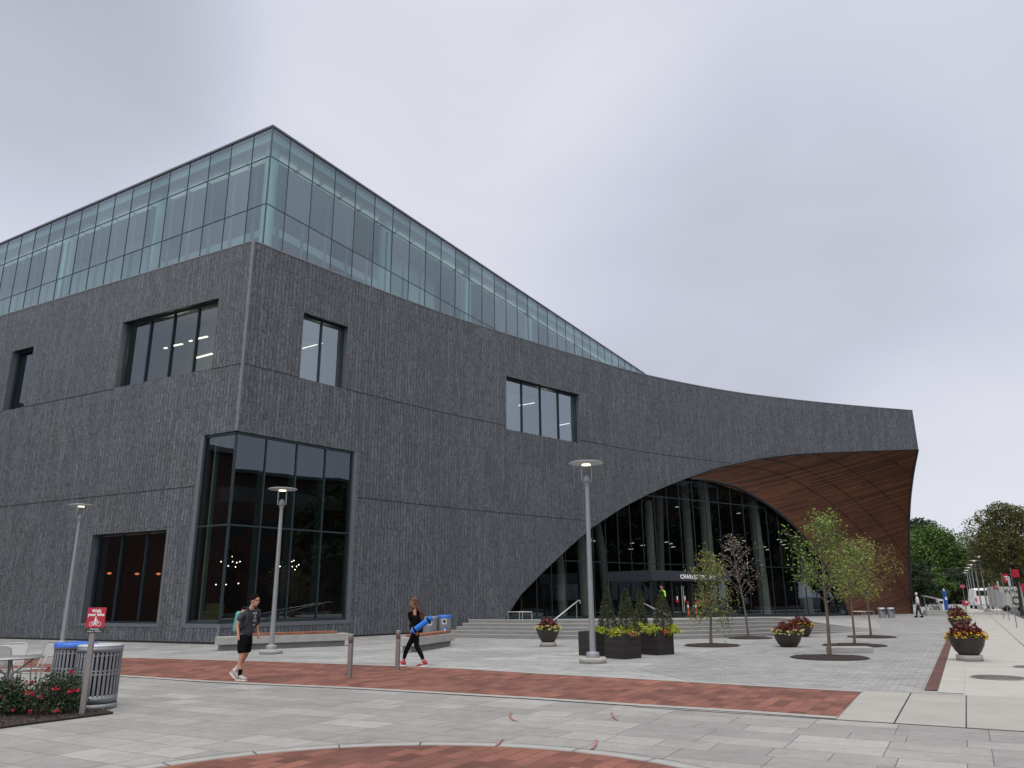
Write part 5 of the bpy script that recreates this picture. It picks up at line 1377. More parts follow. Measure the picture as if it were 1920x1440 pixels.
big_tree(at(1800, 152), hgt(1798, 1022, 152), 4.6, 6, 0, 'crown_green', 'green tree on the street side of the large round one', 33, 18000, .38, 22, low=.12)
big_tree(at(1912, 66), hgt(1912, 942, 66), 3.5, 3.5, 0, 'crown_olive', 'tall olive brown tree at the right edge', 34, 20000, .17, 26, low=.38, trunk_r=.13)
big_tree(at(1892, 135), hgt(1888, 985, 135), 5.2, 5, 0, 'crown_olive', 'olive brown tree behind the tall one at the right', 35, 22000, .34, 24, low=.2)
big_tree(at(1853, 165), hgt(1850, 1035, 165), 4.6, 4, 0, 'crown_olive', 'small distant olive tree behind the lamp row', 36, 10000, .42, 14, low=.2)
big_tree(at(1925, 104), hgt(1905, 1010, 104), 5, 4, 0, 'crown_olive', 'lower tree behind the white trailer at the right', 38, 14000, .32, 16, low=.08, trunk_r=.15)
big_tree(at(1818, 200), hgt(1815, 1066, 200), 8, 4, 0, 'crown_dark', 'dark far tree closing the end of the street', 39, 9000, .6, 12, low=.05)
big_tree(at(1775, 205), hgt(1780, 1060, 205), 9, 4, 0, 'crown_dark', 'dark far tree behind the blue help point', 40, 9000, .7, 12, low=.05)
big_tree(at(1728, 112), hgt(1728, 1052, 112), 2.4, 3, 0, 'crown_dark', 'low dark tree in front of the brick building by the timber leg', 61, 9000, .26, 14, low=.12)
big_tree(at(1758, 116), hgt(1758, 1062, 116), 2.0, 3, 0, 'crown_green', 'low green tree in front of the brick building, nearer the street', 62, 8000, .26, 14, low=.2)
big_tree(at(1795, 134), hgt(1795, 1066, 134), 3.6, 3, 0, 'crown_dark', 'dark low tree between the help point and the far lamps', 63, 9000, .32, 14, low=.06)
big_tree(at(1828, 138), hgt(1828, 1072, 138), 3.4, 3, 0, 'crown_dark', 'dark low tree behind the white van', 64, 9000, .32, 14, low=.06)
# delineator posts by the doors
for px, lab in ((1291, 'orange post with white band at the doors, left one'), (1306, 'orange post at the doors, right one')):
    x = az(px, 1150) * 43.5; t = empty('delineator_post', (x, 43.5, terrace_z(x, 43.5) + .017), 0, lab, 'safety post', 'orange safety posts at the entrance')
    m = MB(); m.lathe([(.13, 0), (.13, .04), (.06, .05)], 16); m.build('base', M['black'], t)
    m = MB(); m.lathe([(.042, .04), (.038, .80), (.025, .84), (0, .85)], 16); m.build('post', flat('orange_plastic', (.38, .035, .015), .5), t)
    m = MB(); m.lathe([(.043, .55), (.042, .66)], 16, sm=False); m.build('band', M['white'], t)
# trees across the street, seen only as reflections in the entrance glass
SEENT = [(20, 27, 11, 'street tree across the road, nearest the crossing'), (38, 28, 13, 'second street tree across the road'), (54, 25, 15, 'broad street tree across the road opposite the steps'), (64, 27, 17, 'tall street tree across the road opposite the entrance'), (74, 25, 17, 'tall street tree across the road beyond the entrance'), (84, 27, 18, 'tallest street tree across the road'), (94, 25, 17, 'street tree across the road, farthest up the street')]
for k, (a_, b_, hh, lab) in enumerate(SEENT):
    big_tree(SP(a_, b_), hh, 5.6, 5.6, 0, 'crown_dark', lab, 50 + k, 6000, .7, 14, low=.18, grp='street trees across the road')
# ================================================================= PEOPLE
def skin_mesh(chains, voxel=0., sub=2, extra=None):
    """chains: list of lists of (x,y,z,r). Chains whose first point matches an earlier point join there."""
    V = []; Eg = []; Rr = []
    def idx(p):
        for i, v in enumerate(V):
            if (Vector(v) - Vector(p[:3])).length < 1e-4: return i
        V.append(tuple(p[:3])); Rr.append(p[3] if len(p) == 4 else (p[3], p[4])); return len(V) - 1
    for ch in chains:
        pr = None
        for p in ch:
            i = idx(p)
            if pr is not None: Eg.append((pr, i))
            pr = i
    me = bpy.data.meshes.new('skin_tmp'); me.from_pydata(V, Eg, []); o = bpy.data.objects.new('skin_tmp', me); col.objects.link(o)
    md = o.modifiers.new('s', 'SKIN'); md.use_smooth_shade = True; md.branch_smoothing = .3
    sv = me.skin_vertices[0].data
    for i, r in enumerate(Rr):
        sv[i].radius = (r, r) if not isinstance(r, tuple) else r; sv[i].use_root = (i == 0)
    ss_ = o.modifiers.new('u', 'SUBSURF'); ss_.levels = sub; ss_.render_levels = sub
    bpy.context.view_layer.update()
    m2 = bpy.data.meshes.new_from_object(o.evaluated_get(bpy.context.evaluated_depsgraph_get()))
    bpy.data.objects.remove(o); bpy.data.meshes.remove(me)
    if True:
        bm = bmesh.new(); bm.from_mesh(m2)
        bmesh.ops.holes_fill(bm, edges=[e for e in bm.edges if e.is_boundary], sides=0)
        bmesh.ops.recalc_face_normals(bm, faces=bm.faces)
        if extra:
            t = bpy.data.meshes.new('x'); t.from_pydata(extra.v, [], extra.f); bm.from_mesh(t); bpy.data.meshes.remove(t)
        bm.to_mesh(m2); bm.free()
    if voxel:
        o = bpy.data.objects.new('skin_tmp', m2); col.objects.link(o)
        rm = o.modifiers.new('r', 'REMESH'); rm.mode = 'VOXEL'; rm.voxel_size = voxel; rm.use_smooth_shade = True
        sm_ = o.modifiers.new('sm', 'SMOOTH'); sm_.factor = .5; sm_.iterations = 2
        bpy.context.view_layer.update()
        m3 = bpy.data.meshes.new_from_object(o.evaluated_get(bpy.context.evaluated_depsgraph_get()))
        bpy.data.objects.remove(o); m2 = m3
    m2.polygons.foreach_set('use_smooth', [True] * len(m2.polygons))
    return m2
def head_part(c, yaw=0., tilt=0., s_=1.):
    """skull, jaw, nose, ears, brow facing +x"""
    m = MB(); m.ball((0, 0, .045), .092, 16, (1.08, .86, 1.12)); m.ball((.028, 0, -.03), .066, 14, (1., .86, 1.05)); m.ball((.045, 0, -.070), .036, 12, (1., 1.05, .8))
    m.ball((.100, 0, .002), .016, 8, (1.2, .8, 1.6)); m.ball((.085, 0, .045), .03, 8, (.6, 1.9, .5)); m.ball((.090, 0, -.035), .018, 8, (.7, 1.4, .7))
    for s in (-1, 1): m.ball((.0, s * .082, .01), .026, 8, (.8, .35, 1.2))
    R_ = Matrix.Rotation(yaw, 3, 'Z') @ Matrix.Rotation(tilt, 3, 'Y')
    m.v = [tuple(R_ @ (Vector(v) * s_) + Vector(c)) for v in m.v]
    return m, R_
def hand(w, d, up, side, s_=1., curl=.4, r=.009):
    """palm + 5 fingers as chains; w wrist, d direction of fingers, side = thumb side normal"""
    w, d, up = Vector(w), Vector(d).normalized(), Vector(up).normalized(); t = d.cross(up).normalized() * side
    pc_ = w + d * .045 * s_; out = [[(*w, .024 * s_), (*pc_, .030 * s_), (*(w + d * .085 * s_), .026 * s_)]]
    for k, (o_, L_) in enumerate(((-.028, .062), (-.010, .074), (.010, .078), (.028, .070))):
        b = w + d * .080 * s_ + t * o_ * s_; p1 = b + d * L_ * .45 * s_; p2 = p1 + (d + up * -curl).normalized() * L_ * .32 * s_; p3 = p2 + (d * .6 + up * -curl * 1.4).normalized() * L_ * .26 * s_
        out.append([(*b, r * s_), (*p1, r * .95 * s_), (*p2, r * .9 * s_), (*p3, r * .75 * s_)])
    b = w + d * .03 * s_ + t * .026 * s_; out.append([(*b, r * 1.2 * s_), (*(b + (d * .6 + t * .7) * .035 * s_), r * 1.05 * s_), (*(b + (d + t * .45) * .065 * s_), r * .85 * s_)])
    return out
def shoe(m, a, toe_dir, L_=.28, lift=0., pitch=0.):
    """shoe with sole built around the ankle a; toe_dir in plan; pitch = heel raised"""
    d = Vector(toe_dir).normalized(); R_ = Matrix.Rotation(math.atan2(d.y, d.x), 3, 'Z') @ Matrix.Rotation(pitch, 3, 'Y')
    up = MB(); sole = MB()
    prof = [(-.075, .030, .030), (-.06, .045, .055), (-.02, .045, .062), (.04, .045, .048), (.10, .048, .034), (.155, .042, .026), (.195, .024, .018)]
    pts = []; n = 10
    for x, hw, hh in prof:
        pts.append([(x, hw * math.cos(k * 2 * math.pi / n), -.055 + hh * (1 + math.sin(k * 2 * math.pi / n))) for k in range(n)])
    vs = [p for r in pts for p in r]; fs = [(i * n + k, i * n + (k + 1) % n, (i + 1) * n + (k + 1) % n, (i + 1) * n + k) for i in range(len(prof) - 1) for k in range(n)]
    fs += [tuple(range(n))[::-1], tuple(range((len(prof) - 1) * n, len(prof) * n))]
    T_ = lambda v: tuple(R_ @ Vector(v) + Vector(a))
    m[0].add([T_(v) for v in vs], fs, True)
    so = [(x, s * (hw + .004), z) for z in (-.082, -.048) for s in (1, -1) for (x, hw, hh) in (prof if s == 1 else prof[::-1])]
    k_ = len(prof) * 2
    m[1].add([T_(v) for v in so], [tuple(range(k_))[::-1], tuple(range(k_, 2 * k_))] + [(i, (i + 1) % k_, k_ + (i + 1) % k_, k_ + i) for i in range(k_)])
def dress(name, chains, mat, par, sub=2, disp=0.):
    o = link(name, skin_mesh(chains, 0, sub), M[mat] if isinstance(mat, str) else mat, par)
    return o
M['hair_dark'] = flat('dark_brown_hair', (.010, .006, .005), 1., var=.5, scale=60, spec=.08)
M['hair_brown'] = flat('reddish_brown_braids', (.085, .030, .018), .6, var=.45, scale=80)
M['tee'] = flat('heather_grey_tshirt', (.055, .055, .068), 1., var=.2, scale=14, spec=.15)
M['black_cloth'] = flat('black_cloth', (.007, .007, .008), 1., var=.3, scale=14, spec=.08)
M['teal_bag'] = flat('teal_backpack_cloth', (.09, .32, .27), .8, var=.1)
M['navy'] = flat('navy_strap', (.012, .015, .03), .8)
M['shoe_grey'] = flat('grey_running_shoe', (.36, .34, .32), .7)
M['sole_white'] = flat('white_shoe_sole', (.68, .66, .62), .6)
M['shoe_red'] = flat('red_trainer_leather', (.34, .02, .035), .5)
M['sock_white'] = flat('white_sock', (.66, .65, .63), .9)
M['print'] = flat('pale_shirt_print', (.34, .33, .38), .9)
M['mat_blue'] = flat('bright_blue_foam', (.012, .16, .62), .6, var=.06)
M['hivis'] = flat('lime_high_visibility_cloth', (.30, .70, .02), .6)
M['shirt_white'] = flat('white_office_shirt', (.66, .66, .70), .8)
M['trouser'] = flat('dark_trouser_cloth', (.018, .018, .024), .85)
M['glasses'] = flat('dark_glasses', (.01, .01, .01), .3)
# --- man with the teal backpack (local: walks towards +x)
man = empty('person', (-5.68, 16.95, 0), R(-24), 'man in grey t-shirt and black shorts walking right, looking to the side', 'person')
pel, sp, che, nek = (.0, 0, .93), (.03, 0, 1.08), (.075, 0, 1.30), (.115, 0, 1.45)
hd = (.175, 0, 1.585)
Ra, La = (.03, -.10, .085), (-.30, .10, .155)
Rk, Lk = (.045, -.10, .49), (-.03, .10, .50)
Rsh, Lsh = (.06, -.185, 1.385), (.09, .185, 1.385); Rel, Lel = (-.015, -.245, 1.12), (.06, .245, 1.12); Rw, Lw = (.05, -.255, .89), (.13, .245, .90)
hm_, RH = head_part(hd, R(12), R(2), 1.0)
ch = [[(*pel, .125), (*sp, .11), (*che, .115), (*nek, .055), (*hd, .05)],
      [(*che, .115), (*Rsh, .045), (*Rel, .036), (*Rw, .024)], [(*che, .115), (*Lsh, .045), (*Lel, .036), (*Lw, .024)],
      [(*pel, .125), (0, -.095, .86, .09), (*Rk, .055), (.0, -.10, .34, .052), (*Ra, .036), (.13, -.10, .04, .03)],
      [(*pel, .125), (0, .095, .86, .09), (*Lk, .055), (-.15, .10, .36, .052), (*La, .036), (-.20, .10, .08, .03)]]
ch += hand(Rw, (.12, 0, -1), (-.2, -1, 0), 1) + hand(Lw, (.18, 0, -1), (-.2, 1, 0), -1)
body = link('body', skin_mesh(ch, .008, 2, hm_), M['skin1'], man)
dress('tshirt', [[(0, 0, .86, .165), (.01, 0, 1.0, .165), (.045, 0, 1.15, .155), (.075, 0, 1.30, .172), (.095, 0, 1.395, .125), (.108, 0, 1.445, .078)],
                 [(.075, 0, 1.30, .172), (.06, -.165, 1.375, .092), (.03, -.222, 1.255, .072), (.008, -.240, 1.185, .064)], [(.075, 0, 1.30, .172), (.09, .165, 1.375, .092), (.075, .222, 1.255, .072), (.062, .240, 1.185, .064)]], 'tee', man)
dress('shorts', [[(0, 0, .98, .135), (0, 0, .90, .145)], [(0, 0, .90, .145), (.01, -.10, .80, .115), (.03, -.105, .62, .098), (.038, -.105, .535, .092)], [(0, 0, .90, .145), (0, .10, .80, .115), (-.015, .105, .62, .098), (-.025, .105, .535, .092)]], 'black_cloth', man)
def hair_cap(par, hd, RH, mat, s_=1., long=False):
    m = MB(); n = 18; rows_ = 9; vs = []; fs = []
    for i in range(rows_):
        for k in range(n):
            th = (i / (rows_ - 1)) * 1.75; ph = k * 2 * math.pi / n
            front = math.cos(ph)
            th_ = th * (1.06 - .42 * max(0, front) + .04 * math.sin(k * 2.6)) 
            r = .103 * s_ * (1 + .035 * math.sin(k * 4.1 + i * 2.3))
            v = Vector((r * 1.06 * math.sin(th_) * math.cos(ph) - .006, r * .88 * math.sin(th_) * math.sin(ph), .045 + r * 1.13 * math.cos(th_)))
            vs.append(tuple(RH @ v + Vector(hd)))
    for i in range(rows_ - 1):
        for k in range(n): fs.append((i * n + k, i * n + (k + 1) % n, (i + 1) * n + (k + 1) % n, (i + 1) * n + k))
    m.add(vs, fs, True)
    return m.build('hair', M[mat], par)
hair_cap(man, hd, RH, 'hair_dark')
m = MB()
for s in (-1, 1):
    for k in range(10):
        a, b = k * math.pi / 5, (k + 1) * math.pi / 5
        p, q = [tuple(RH @ Vector((.104, s * .034 + .024 * math.cos(t), .028 + .016 * math.sin(t))) + Vector(hd)) for t in (a, b)]; m.tube([p, q], .003, 4, False)
    m.tube([tuple(RH @ Vector((.100, s * .056, .032)) + Vector(hd)), tuple(RH @ Vector((.0, s * .084, .03)) + Vector(hd))], .003, 4)
m.tube([tuple(RH @ Vector((.108, -.012, .032)) + Vector(hd)), tuple(RH @ Vector((.108, .012, .032)) + Vector(hd))], .003, 4)
m.build('glasses', M['glasses'], man)
for a, td, pit, sk in ((Ra, (1, -.05, 0), 0, 'black_cloth'), (La, (1, 0, 0), .62, 'sock_white')):
    mm_ = [MB(), MB()]; shoe(mm_, a, td, pitch=pit)
    s_o = mm_[0].build('shoe', M['shoe_grey'], man); mm_[1].build('sole', M['sole_white'], s_o)
    up_ = (Vector(Rk if a is Ra else Lk) - Vector(a)).normalized()
    m = MB(); m.tube([Vector(a) - up_ * .02, Vector(a) + up_ * .07, Vector(a) + up_ * .15], [.044, .042, .048], 12); m.build('sock', M[sk], man)
m = MB()      # pale print on the chest
for (y0, z0, y1, z1) in ((-.065, 1.335, .055, 1.36), (-.01, 1.25, .005, 1.325), (-.05, 1.20, .05, 1.215), (-.04, 1.165, -.015, 1.20), (.015, 1.165, .04, 1.20), (-.03, 1.215, -.018, 1.30), (.02, 1.215, .03, 1.30), (-.055, 1.115, .05, 1.125), (-.04, 1.095, .035, 1.105)):
    x = lambda z: .075 + .158 - abs(z - 1.27) * .12
    m.add([(x(z0), y0, z0), (x(z0), y1, z0), (x(z1), y1, z1), (x(z1), y0, z1)], [(0, 1, 2, 3)])
m.build('shirt_print', M['print'], man)
bpk = empty('backpack', man.location, man.rotation_euler.z, 'teal backpack with navy straps worn by the walking man', 'backpack')
bg = MB(); bg.box((-.155, .0, 1.17), (.15, .30, .44), M=Matrix.Rotation(R(8), 3, 'Y')); o = bg.build('bag', M['teal_bag'], bpk); b_ = o.modifiers.new('b', 'BEVEL'); b_.width = .06; b_.segments = 4
bg = MB(); bg.box((-.24, 0, 1.08), (.05, .22, .2), M=Matrix.Rotation(R(8), 3, 'Y')); o = bg.build('pocket', M['teal_bag'], bpk); b_ = o.modifiers.new('b', 'BEVEL'); b_.width = .025; b_.segments = 3
for s in (-1, 1):
    m = MB(); P_ = [(-.07, s * .11, 1.40), (.02, s * .125, 1.475), (.12, s * .128, 1.465), (.205, s * .13, 1.385), (.225, s * .135, 1.27), (.17, s * .165, 1.12), (.0, s * .172, 1.03), (-.10, s * .15, 1.0)]
    for i in range(len(P_) - 1): m.seg(P_[i], P_[i + 1], .045, .012)
    m.build('strap', M['navy'], bpk)
# --- woman on the phone (local +x forward, rotated to walk left)
wz = R(172)
wom = empty('person', (-2.46, 20.05, 0), wz, 'woman in black outfit with long braids phoning while walking left', 'person')
pel, sp, che, nek = (.0, 0, .90), (.0, 0, 1.04), (.01, 0, 1.24), (.025, 0, 1.385); hd = (.06, 0, 1.505)
Fa, Ba = (.33, -.06, .085), (-.25, .07, .10); Fk, Bk = (.20, -.07, .48), (-.05, .07, .47)
Rsh, Lsh = (.02, -.165, 1.32), (.0, .165, 1.32); Rel, Lel = (.17, -.225, 1.10), (-.05, .215, 1.06); Rw, Lw = (.19, -.11, 1.33), (.06, .20, .86)
hm_, RH = head_part(hd, R(8), R(4), .94)
ch = [[(*pel, .135), (*sp, .105), (*che, .115), (*nek, .046), (*hd, .045)],
      [(*che, .115), (*Rsh, .045), (*Rel, .034), (*Rw, .022)], [(*che, .115), (*Lsh, .045), (*Lel, .034), (*Lw, .022)],
      [(*pel, .135), (.01, -.09, .83, .10), (*Fk, .058), (.27, -.065, .32, .054), (*Fa, .034), (.43, -.06, .04, .026)],
      [(*pel, .135), (-.01, .09, .83, .10), (*Bk, .058), (-.16, .07, .30, .054), (*Ba, .034), (-.16, .07, .04, .026)]]
ch += hand(Rw, (-.25, .2, 1), (1, 0, .1), 1, .9, 1.0) + hand(Lw, (.25, 0, -1), (-.2, 1, 0), -1, .9)
link('body', skin_mesh(ch, .008, 2, hm_), M['skin2'], wom)
dress('top', [[(-.01, 0, .78, .178), (-.01, 0, .90, .185), (0, 0, 1.06, .175), (.01, 0, 1.22, .165), (.02, 0, 1.325, .085)],
              [(.01, 0, 1.22, .165), (.03, -.155, 1.295, .075), (.20, -.215, 1.09, .088), (.20, -.15, 1.25, .060), (.195, -.12, 1.31, .042)], [(.01, 0, 1.22, .165), (-.015, .17, 1.215, .070), (-.05, .215, 1.06, .062), (.02, .205, .93, .048)]], 'black_cloth', wom)
dress('leggings', [[(0, 0, .94, .14), (0, 0, .88, .145)], [(0, 0, .88, .145), (.01, -.085, .80, .112), (.10, -.08, .65, .085), (*Fk, .066), (.27, -.065, .32, .062), (.31, -.06, .15, .042)], [(0, 0, .88, .145), (-.01, .085, .80, .112), (-.03, .08, .65, .085), (*Bk, .066), (-.16, .07, .30, .062), (-.23, .07, .15, .042)]], 'black_cloth', wom)
hair_cap(wom, hd, RH, 'hair_brown', .97)
m = MB(); rng = random.Random(9)
for k in range(46):
    a = R(100 + 160 * k / 45); st_ = Vector((.075 * math.cos(a), .078 * math.sin(a), .07 + .03 * math.cos(k)))
    p0 = RH @ st_ + Vector(hd); e1 = p0 + Vector((-.035, .03 * math.sin(a), -.12)); e2 = Vector((-.12 + rng.uniform(-.03, .02), .14 * math.sin(a) * 1., 1.30)); e3 = Vector((-.150 + rng.uniform(-.04, .03), .13 * math.sin(a), 1.12 + rng.uniform(-.08, .05)))
    m.tube([p0, e1, e2, e3], [.011, .011, .010, .006], 5)
m.build('braids', M['hair_brown'], wom)
for a, td, pit in ((Fa, (1, 0, 0), -.10), (Ba, (1, 0, 0), .18)):
    mm_ = [MB(), MB()]; shoe(mm_, (a[0], a[1], .083 if pit < .1 else .09), td, pitch=pit if pit > 0 else 0)
    s_o = mm_[0].build('shoe', M['shoe_red'], wom); mm_[1].build('sole', M['sole_white'], s_o)
    m = MB()
    for s in (-1, 1): m.box((a[0] + .06, a[1] + s * .046, a[2] - .02), (.07, .006, .022), M=Matrix.Rotation(-.5, 3, 'Y'))
    m.build('shoe_stripe', M['sole_white'], s_o)
ph = empty('phone', wom.location, wz, 'black phone held to her mouth by the walking woman', 'phone')
m = MB(); m.box((.180, -.070, 1.435), (.012, .06, .13), M=Matrix.Rotation(R(-25), 3, 'Y')); m.build('phone_body', M['black'], ph, bevel=.004)
ym = empty('yoga_mat', wom.location, wz, 'rolled bright blue exercise mat slung behind the woman', 'exercise mat')
A0, B0 = Vector((.02, .255, .83)), Vector((-.46, .225, 1.16)); dd = (B0 - A0).normalized()
m = MB(); m.tube([A0, B0], .070, 24, False)
for e_, s in ((A0, -1), (B0, 1)):
    u = dd.orthogonal().normalized(); w__ = dd.cross(u)
    for k in range(5):
        r0, r1 = .070 - k * .014, .070 - (k + 1) * .014 + .003
        vs = [e_ + (u * math.cos(t) + w__ * math.sin(t)) * r_ for r_ in (r0, max(r1, .001)) for t in [j * math.pi / 10 for j in range(20)]]
        m.add(vs, [(j, (j + 1) % 20, 20 + (j + 1) % 20, 20 + j) for j in range(20)])
m.build('mat_roll', M['mat_blue'], ym)
m = MB()
for f in (.14, .84):
    c = A0.lerp(B0, f); m.tube([c - dd * .022, c + dd * .022], .0735, 24, False)
P_ = [A0.lerp(B0, .84) + Vector((0, 0, .07)), Vector((-.16, .235, 1.26)), Vector((-.05, .19, 1.385)), Vector((.03, .10, 1.40)), Vector((.13, -.05, 1.28)), Vector((.155, -.06, 1.10)), Vector((.10, .12, .92)), A0.lerp(B0, .14)]
for i in range(len(P_) - 1): m.seg(P_[i], P_[i + 1], .03, .008)
m.build('strap', M['black_cloth'], ym)
# --- distant people
def simple_person(loc, rz, label, top, bottom, hairm, skin, h=1.75, stride=.18):
    t = empty('person', loc, rz, label, 'person'); k = h / 1.75
    S = lambda ch: [[tuple(x * k for x in p) for p in c] for c in ch]
    hd = (.02, 0, 1.63); hm_, RH = head_part(tuple(x * k for x in hd), 0, 0, k)
    ch = S([[(0, 0, .95, .12), (0, 0, 1.15, .12), (.0, 0, 1.36, .13), (.01, 0, 1.5, .05), (*hd, .05)],
            [(.0, 0, 1.36, .13), (0, -.19, 1.42, .05), (-.03, -.25, 1.15, .04), (.05, -.25, .90, .025)], [(.0, 0, 1.36, .13), (0, .19, 1.42, .05), (.0, .25, 1.15, .04), (.1, .25, .92, .025)],
            [(0, 0, .95, .12), (0, -.09, .88, .09), (stride * .6, -.09, .5, .055), (stride, -.09, .08, .036), (stride + .14, -.09, .04, .03)], [(0, 0, .95, .12), (0, .09, .88, .09), (-stride * .2, .09, .48, .055), (-stride, .09, .10, .036), (-stride + .12, .09, .04, .03)]])
    ch += hand(tuple(x * k for x in (.05, -.25, .90)), (.1, 0, -1), (0, -1, 0), 1) + hand(tuple(x * k for x in (.1, .25, .92)), (.1, 0, -1), (0, 1, 0), -1)
    link('body', skin_mesh(ch, .012, 1, hm_), M[skin], t)
    dress('shirt', S([[(0, 0, .87, .16), (0, 0, 1.15, .158), (0, 0, 1.36, .165), (.01, 0, 1.45, .095)], [(0, 0, 1.36, .155), (0, -.175, 1.42, .068), (-.03, -.25, 1.15, .055), (.03, -.25, .98, .045)], [(0, 0, 1.36, .155), (0, .175, 1.42, .068), (0, .25, 1.15, .055), (.07, .25, .99, .045)]]), top, t)
    dress('trousers', S([[(0, 0, 1.0, .13), (0, 0, .92, .14)], [(0, 0, .92, .14), (.02, -.09, .8, .105), (stride * .6, -.09, .5, .075), (stride, -.09, .12, .06)], [(0, 0, .92, .14), (-.01, .09, .8, .105), (-stride * .2, .09, .48, .075), (-stride, .09, .14, .06)]]), bottom, t)
    hair_cap(t, tuple(x * k for x in hd), RH, hairm, k)
    for x_, y_ in ((stride * k, -.09 * k), (-stride * k, .09 * k)):
        mm_ = [MB(), MB()]; shoe(mm_, (x_, y_, .083), (1, 0, 0)); s_o = mm_[0].build('shoe', M['black_cloth'], t); mm_[1].build('sole', M['black_cloth'], s_o)
    return t
gx = az(1243, 1120); gy_ = 42.2
simple_person((gx * gy_, gy_, terrace_z(gx * gy_, gy_) + .017), R(200), 'guard in lime high visibility jacket standing before the entrance doors', 'hivis', 'trouser', 'hair_dark', 'skin2', 1.70, .05)
gx = az(1719, 1120); simple_person((gx * 58.5, 58.5, 0.005), R(160), 'man in white shirt and dark trousers beside the timber leg', 'shirt_white', 'trouser', 'shade', 'skin1', 1.72)
# ================================================================= FAR END OF THE STREET
M['oldbrick'] = paver('old_red_brick_wall', (.05, .020, .016), (.085, .032, .024), (.07, .06, .055), .25, .08, .01)
bd = empty('brick_building', at(1738, 150), 0, 'dark low brick building under the trees beyond the timber leg', 'building')
m = MB(); m.box((0, 0, 2.6), (15, 8, 5.2)); m.build('wall', M['oldbrick'], bd)
m = MB(); m.box((0, 0, 5.35), (15.4, 8.4, .3)); m.build('roof', M['trim'], bd)
for k in range(5):
    m = MB(); m.box((-6.0 + k * 3., -4.0, 2.2), (1.3, .12, 1.7)); wdo = m.build('window', M['trim'], bd)
    m = MB(); m.box((-6.0 + k * 3., -4.06, 2.2), (1.1, .03, 1.5)); m.build('pane', M['joint'], wdo)
d_ = 64
pw = empty('low_planter_wall', at(1752, d_), R(2), 'low concrete wall holding the parked bicycles, beyond the timber leg', 'wall')
m = MB(); m.box((0, 0, .19), (1.95, .5, .38)); m.build('wall_block', M['conc'], pw, bevel=.02)
def bicycle(loc, rz, label):
    t = empty('bicycle', loc, rz, label, 'bicycle', 'bicycles parked at the rack')
    for x in (-.5, .5):
        m = MB(); n = 20
        m.tube([(x + .33 * math.cos(k * 2 * math.pi / n), 0, .34 + .33 * math.sin(k * 2 * math.pi / n)) for k in range(n + 1)], .022, 5, False)
        for k in range(8): m.tube([(x, 0, .34), (x + .32 * math.cos(k * math.pi / 4), 0, .34 + .32 * math.sin(k * math.pi / 4))], .004, 3, False)
        m.build('wheel', M['black'], t)
    m = MB()
    for a, b in (((-.5, .34), (-.05, .32)), ((-.5, .34), (-.15, .78)), ((-.05, .32), (-.18, .86)), ((-.05, .32), (.36, .76)), ((-.15, .76), (.36, .80)), ((.5, .34), (.34, .92))): m.tube([(a[0], 0, a[1]), (b[0], 0, b[1])], .02, 6)
    m.build('frame', M['shade'], t)
    m = MB(); m.box((-.19, 0, .89), (.24, .12, .05)); m.build('saddle', M['black'], t, bevel=.015)
    m = MB(); m.tube([(.34, -.25, .95), (.34, 0, .93), (.34, .25, .95)], .015, 6); m.build('handlebar', M['black'], t)
    return t
by = None
for k in range(5):
    p = at(1737 + k * 6.5, d_ + 1.6 + .3 * k, .0); lab = ['bicycle nearest the timber leg', 'second bicycle from the timber leg', 'middle bicycle at the rack', 'bicycle just left of the rack end', 'bicycle at the right end, by the white paper box'][k]
    if by is None: by = bicycle(p, R(20), lab)
    else: place(copy_tree(by), p, R(10 + 13 * k), label=lab)
    (by if k == 0 else bpy.data.objects['bicycle.%03d' % k]).location.z = .0
nb = empty('newspaper_box', at(1761, d_ + 3), 0, 'white newspaper box at the right end of the bicycles', 'newspaper box')
m = MB(); m.box((0, 0, .75), (.42, .4, .9)); m.build('box', M['white'], nb, bevel=.02)
m = MB(); m.box((0, 0, .2), (.1, .1, .3)); m.build('leg', M['shade'], nb)
m = MB(); m.box((0, -.205, .98), (.3, .02, .22)); m.build('window', M['joint'], nb)
sh = empty('white_canopy', at(1746, d_ + 7), R(-8), 'small tilted white canopy behind the bicycles', 'canopy')
m = MB(); m.box((0, 0, 1.35), (1.4, 1.0, .06), M=Matrix.Rotation(R(14), 3, 'Y')); m.build('roof_panel', M['shade'], sh)
for x in (-.6, .6): m = MB(); m.tube([(x, 0, 0), (x, 0, 1.35 - x * .25)], .03, 6); m.build('post', M['shade'], sh)
hp = empty('help_point', at(1771.5, 84), 0, 'tall blue emergency help point pillar at the street corner', 'help point')
m = MB(); m.lathe([(.21, 0), (.21, 1.85), (.23, 1.87), (.23, 1.95), (0, 1.97)], 20); m.build('pillar', M['blue'], hp)
m = MB(); m.lathe([(.09, 1.97), (.09, 2.15), (0, 2.2)], 12); m.build('lamp', M['shade'], hp)
m = MB(); m.box((0, -.21, 1.2), (.2, .03, .3)); m.build('call_panel', M['white'], hp)
def banner_post(px, base_py, topz, label, sign=True):
    g = G(px, base_py); t = empty('parking_sign_post', g, 0, label, 'sign post', 'small street signs along the kerb')
    m = MB(); m.tube([(0, 0, 0), (0, 0, topz)], .024, 8); m.build('post', M['pole'], t)
    m = MB(); m.box((0, -.032, topz - .24), (.12, .012, .46)); m.build('sign_plate', M['shade'], t)
    return t
for px, py, tz, lab in ((1863, 1149, 2.55, 'kerbside sign post farthest from the camera'), (1882, 1160, 2.45, 'kerbside sign post in the middle of three'), (1907, 1177, 2.45, 'kerbside sign post nearest the camera, right of the bowls')): banner_post(px, py, tz, lab)
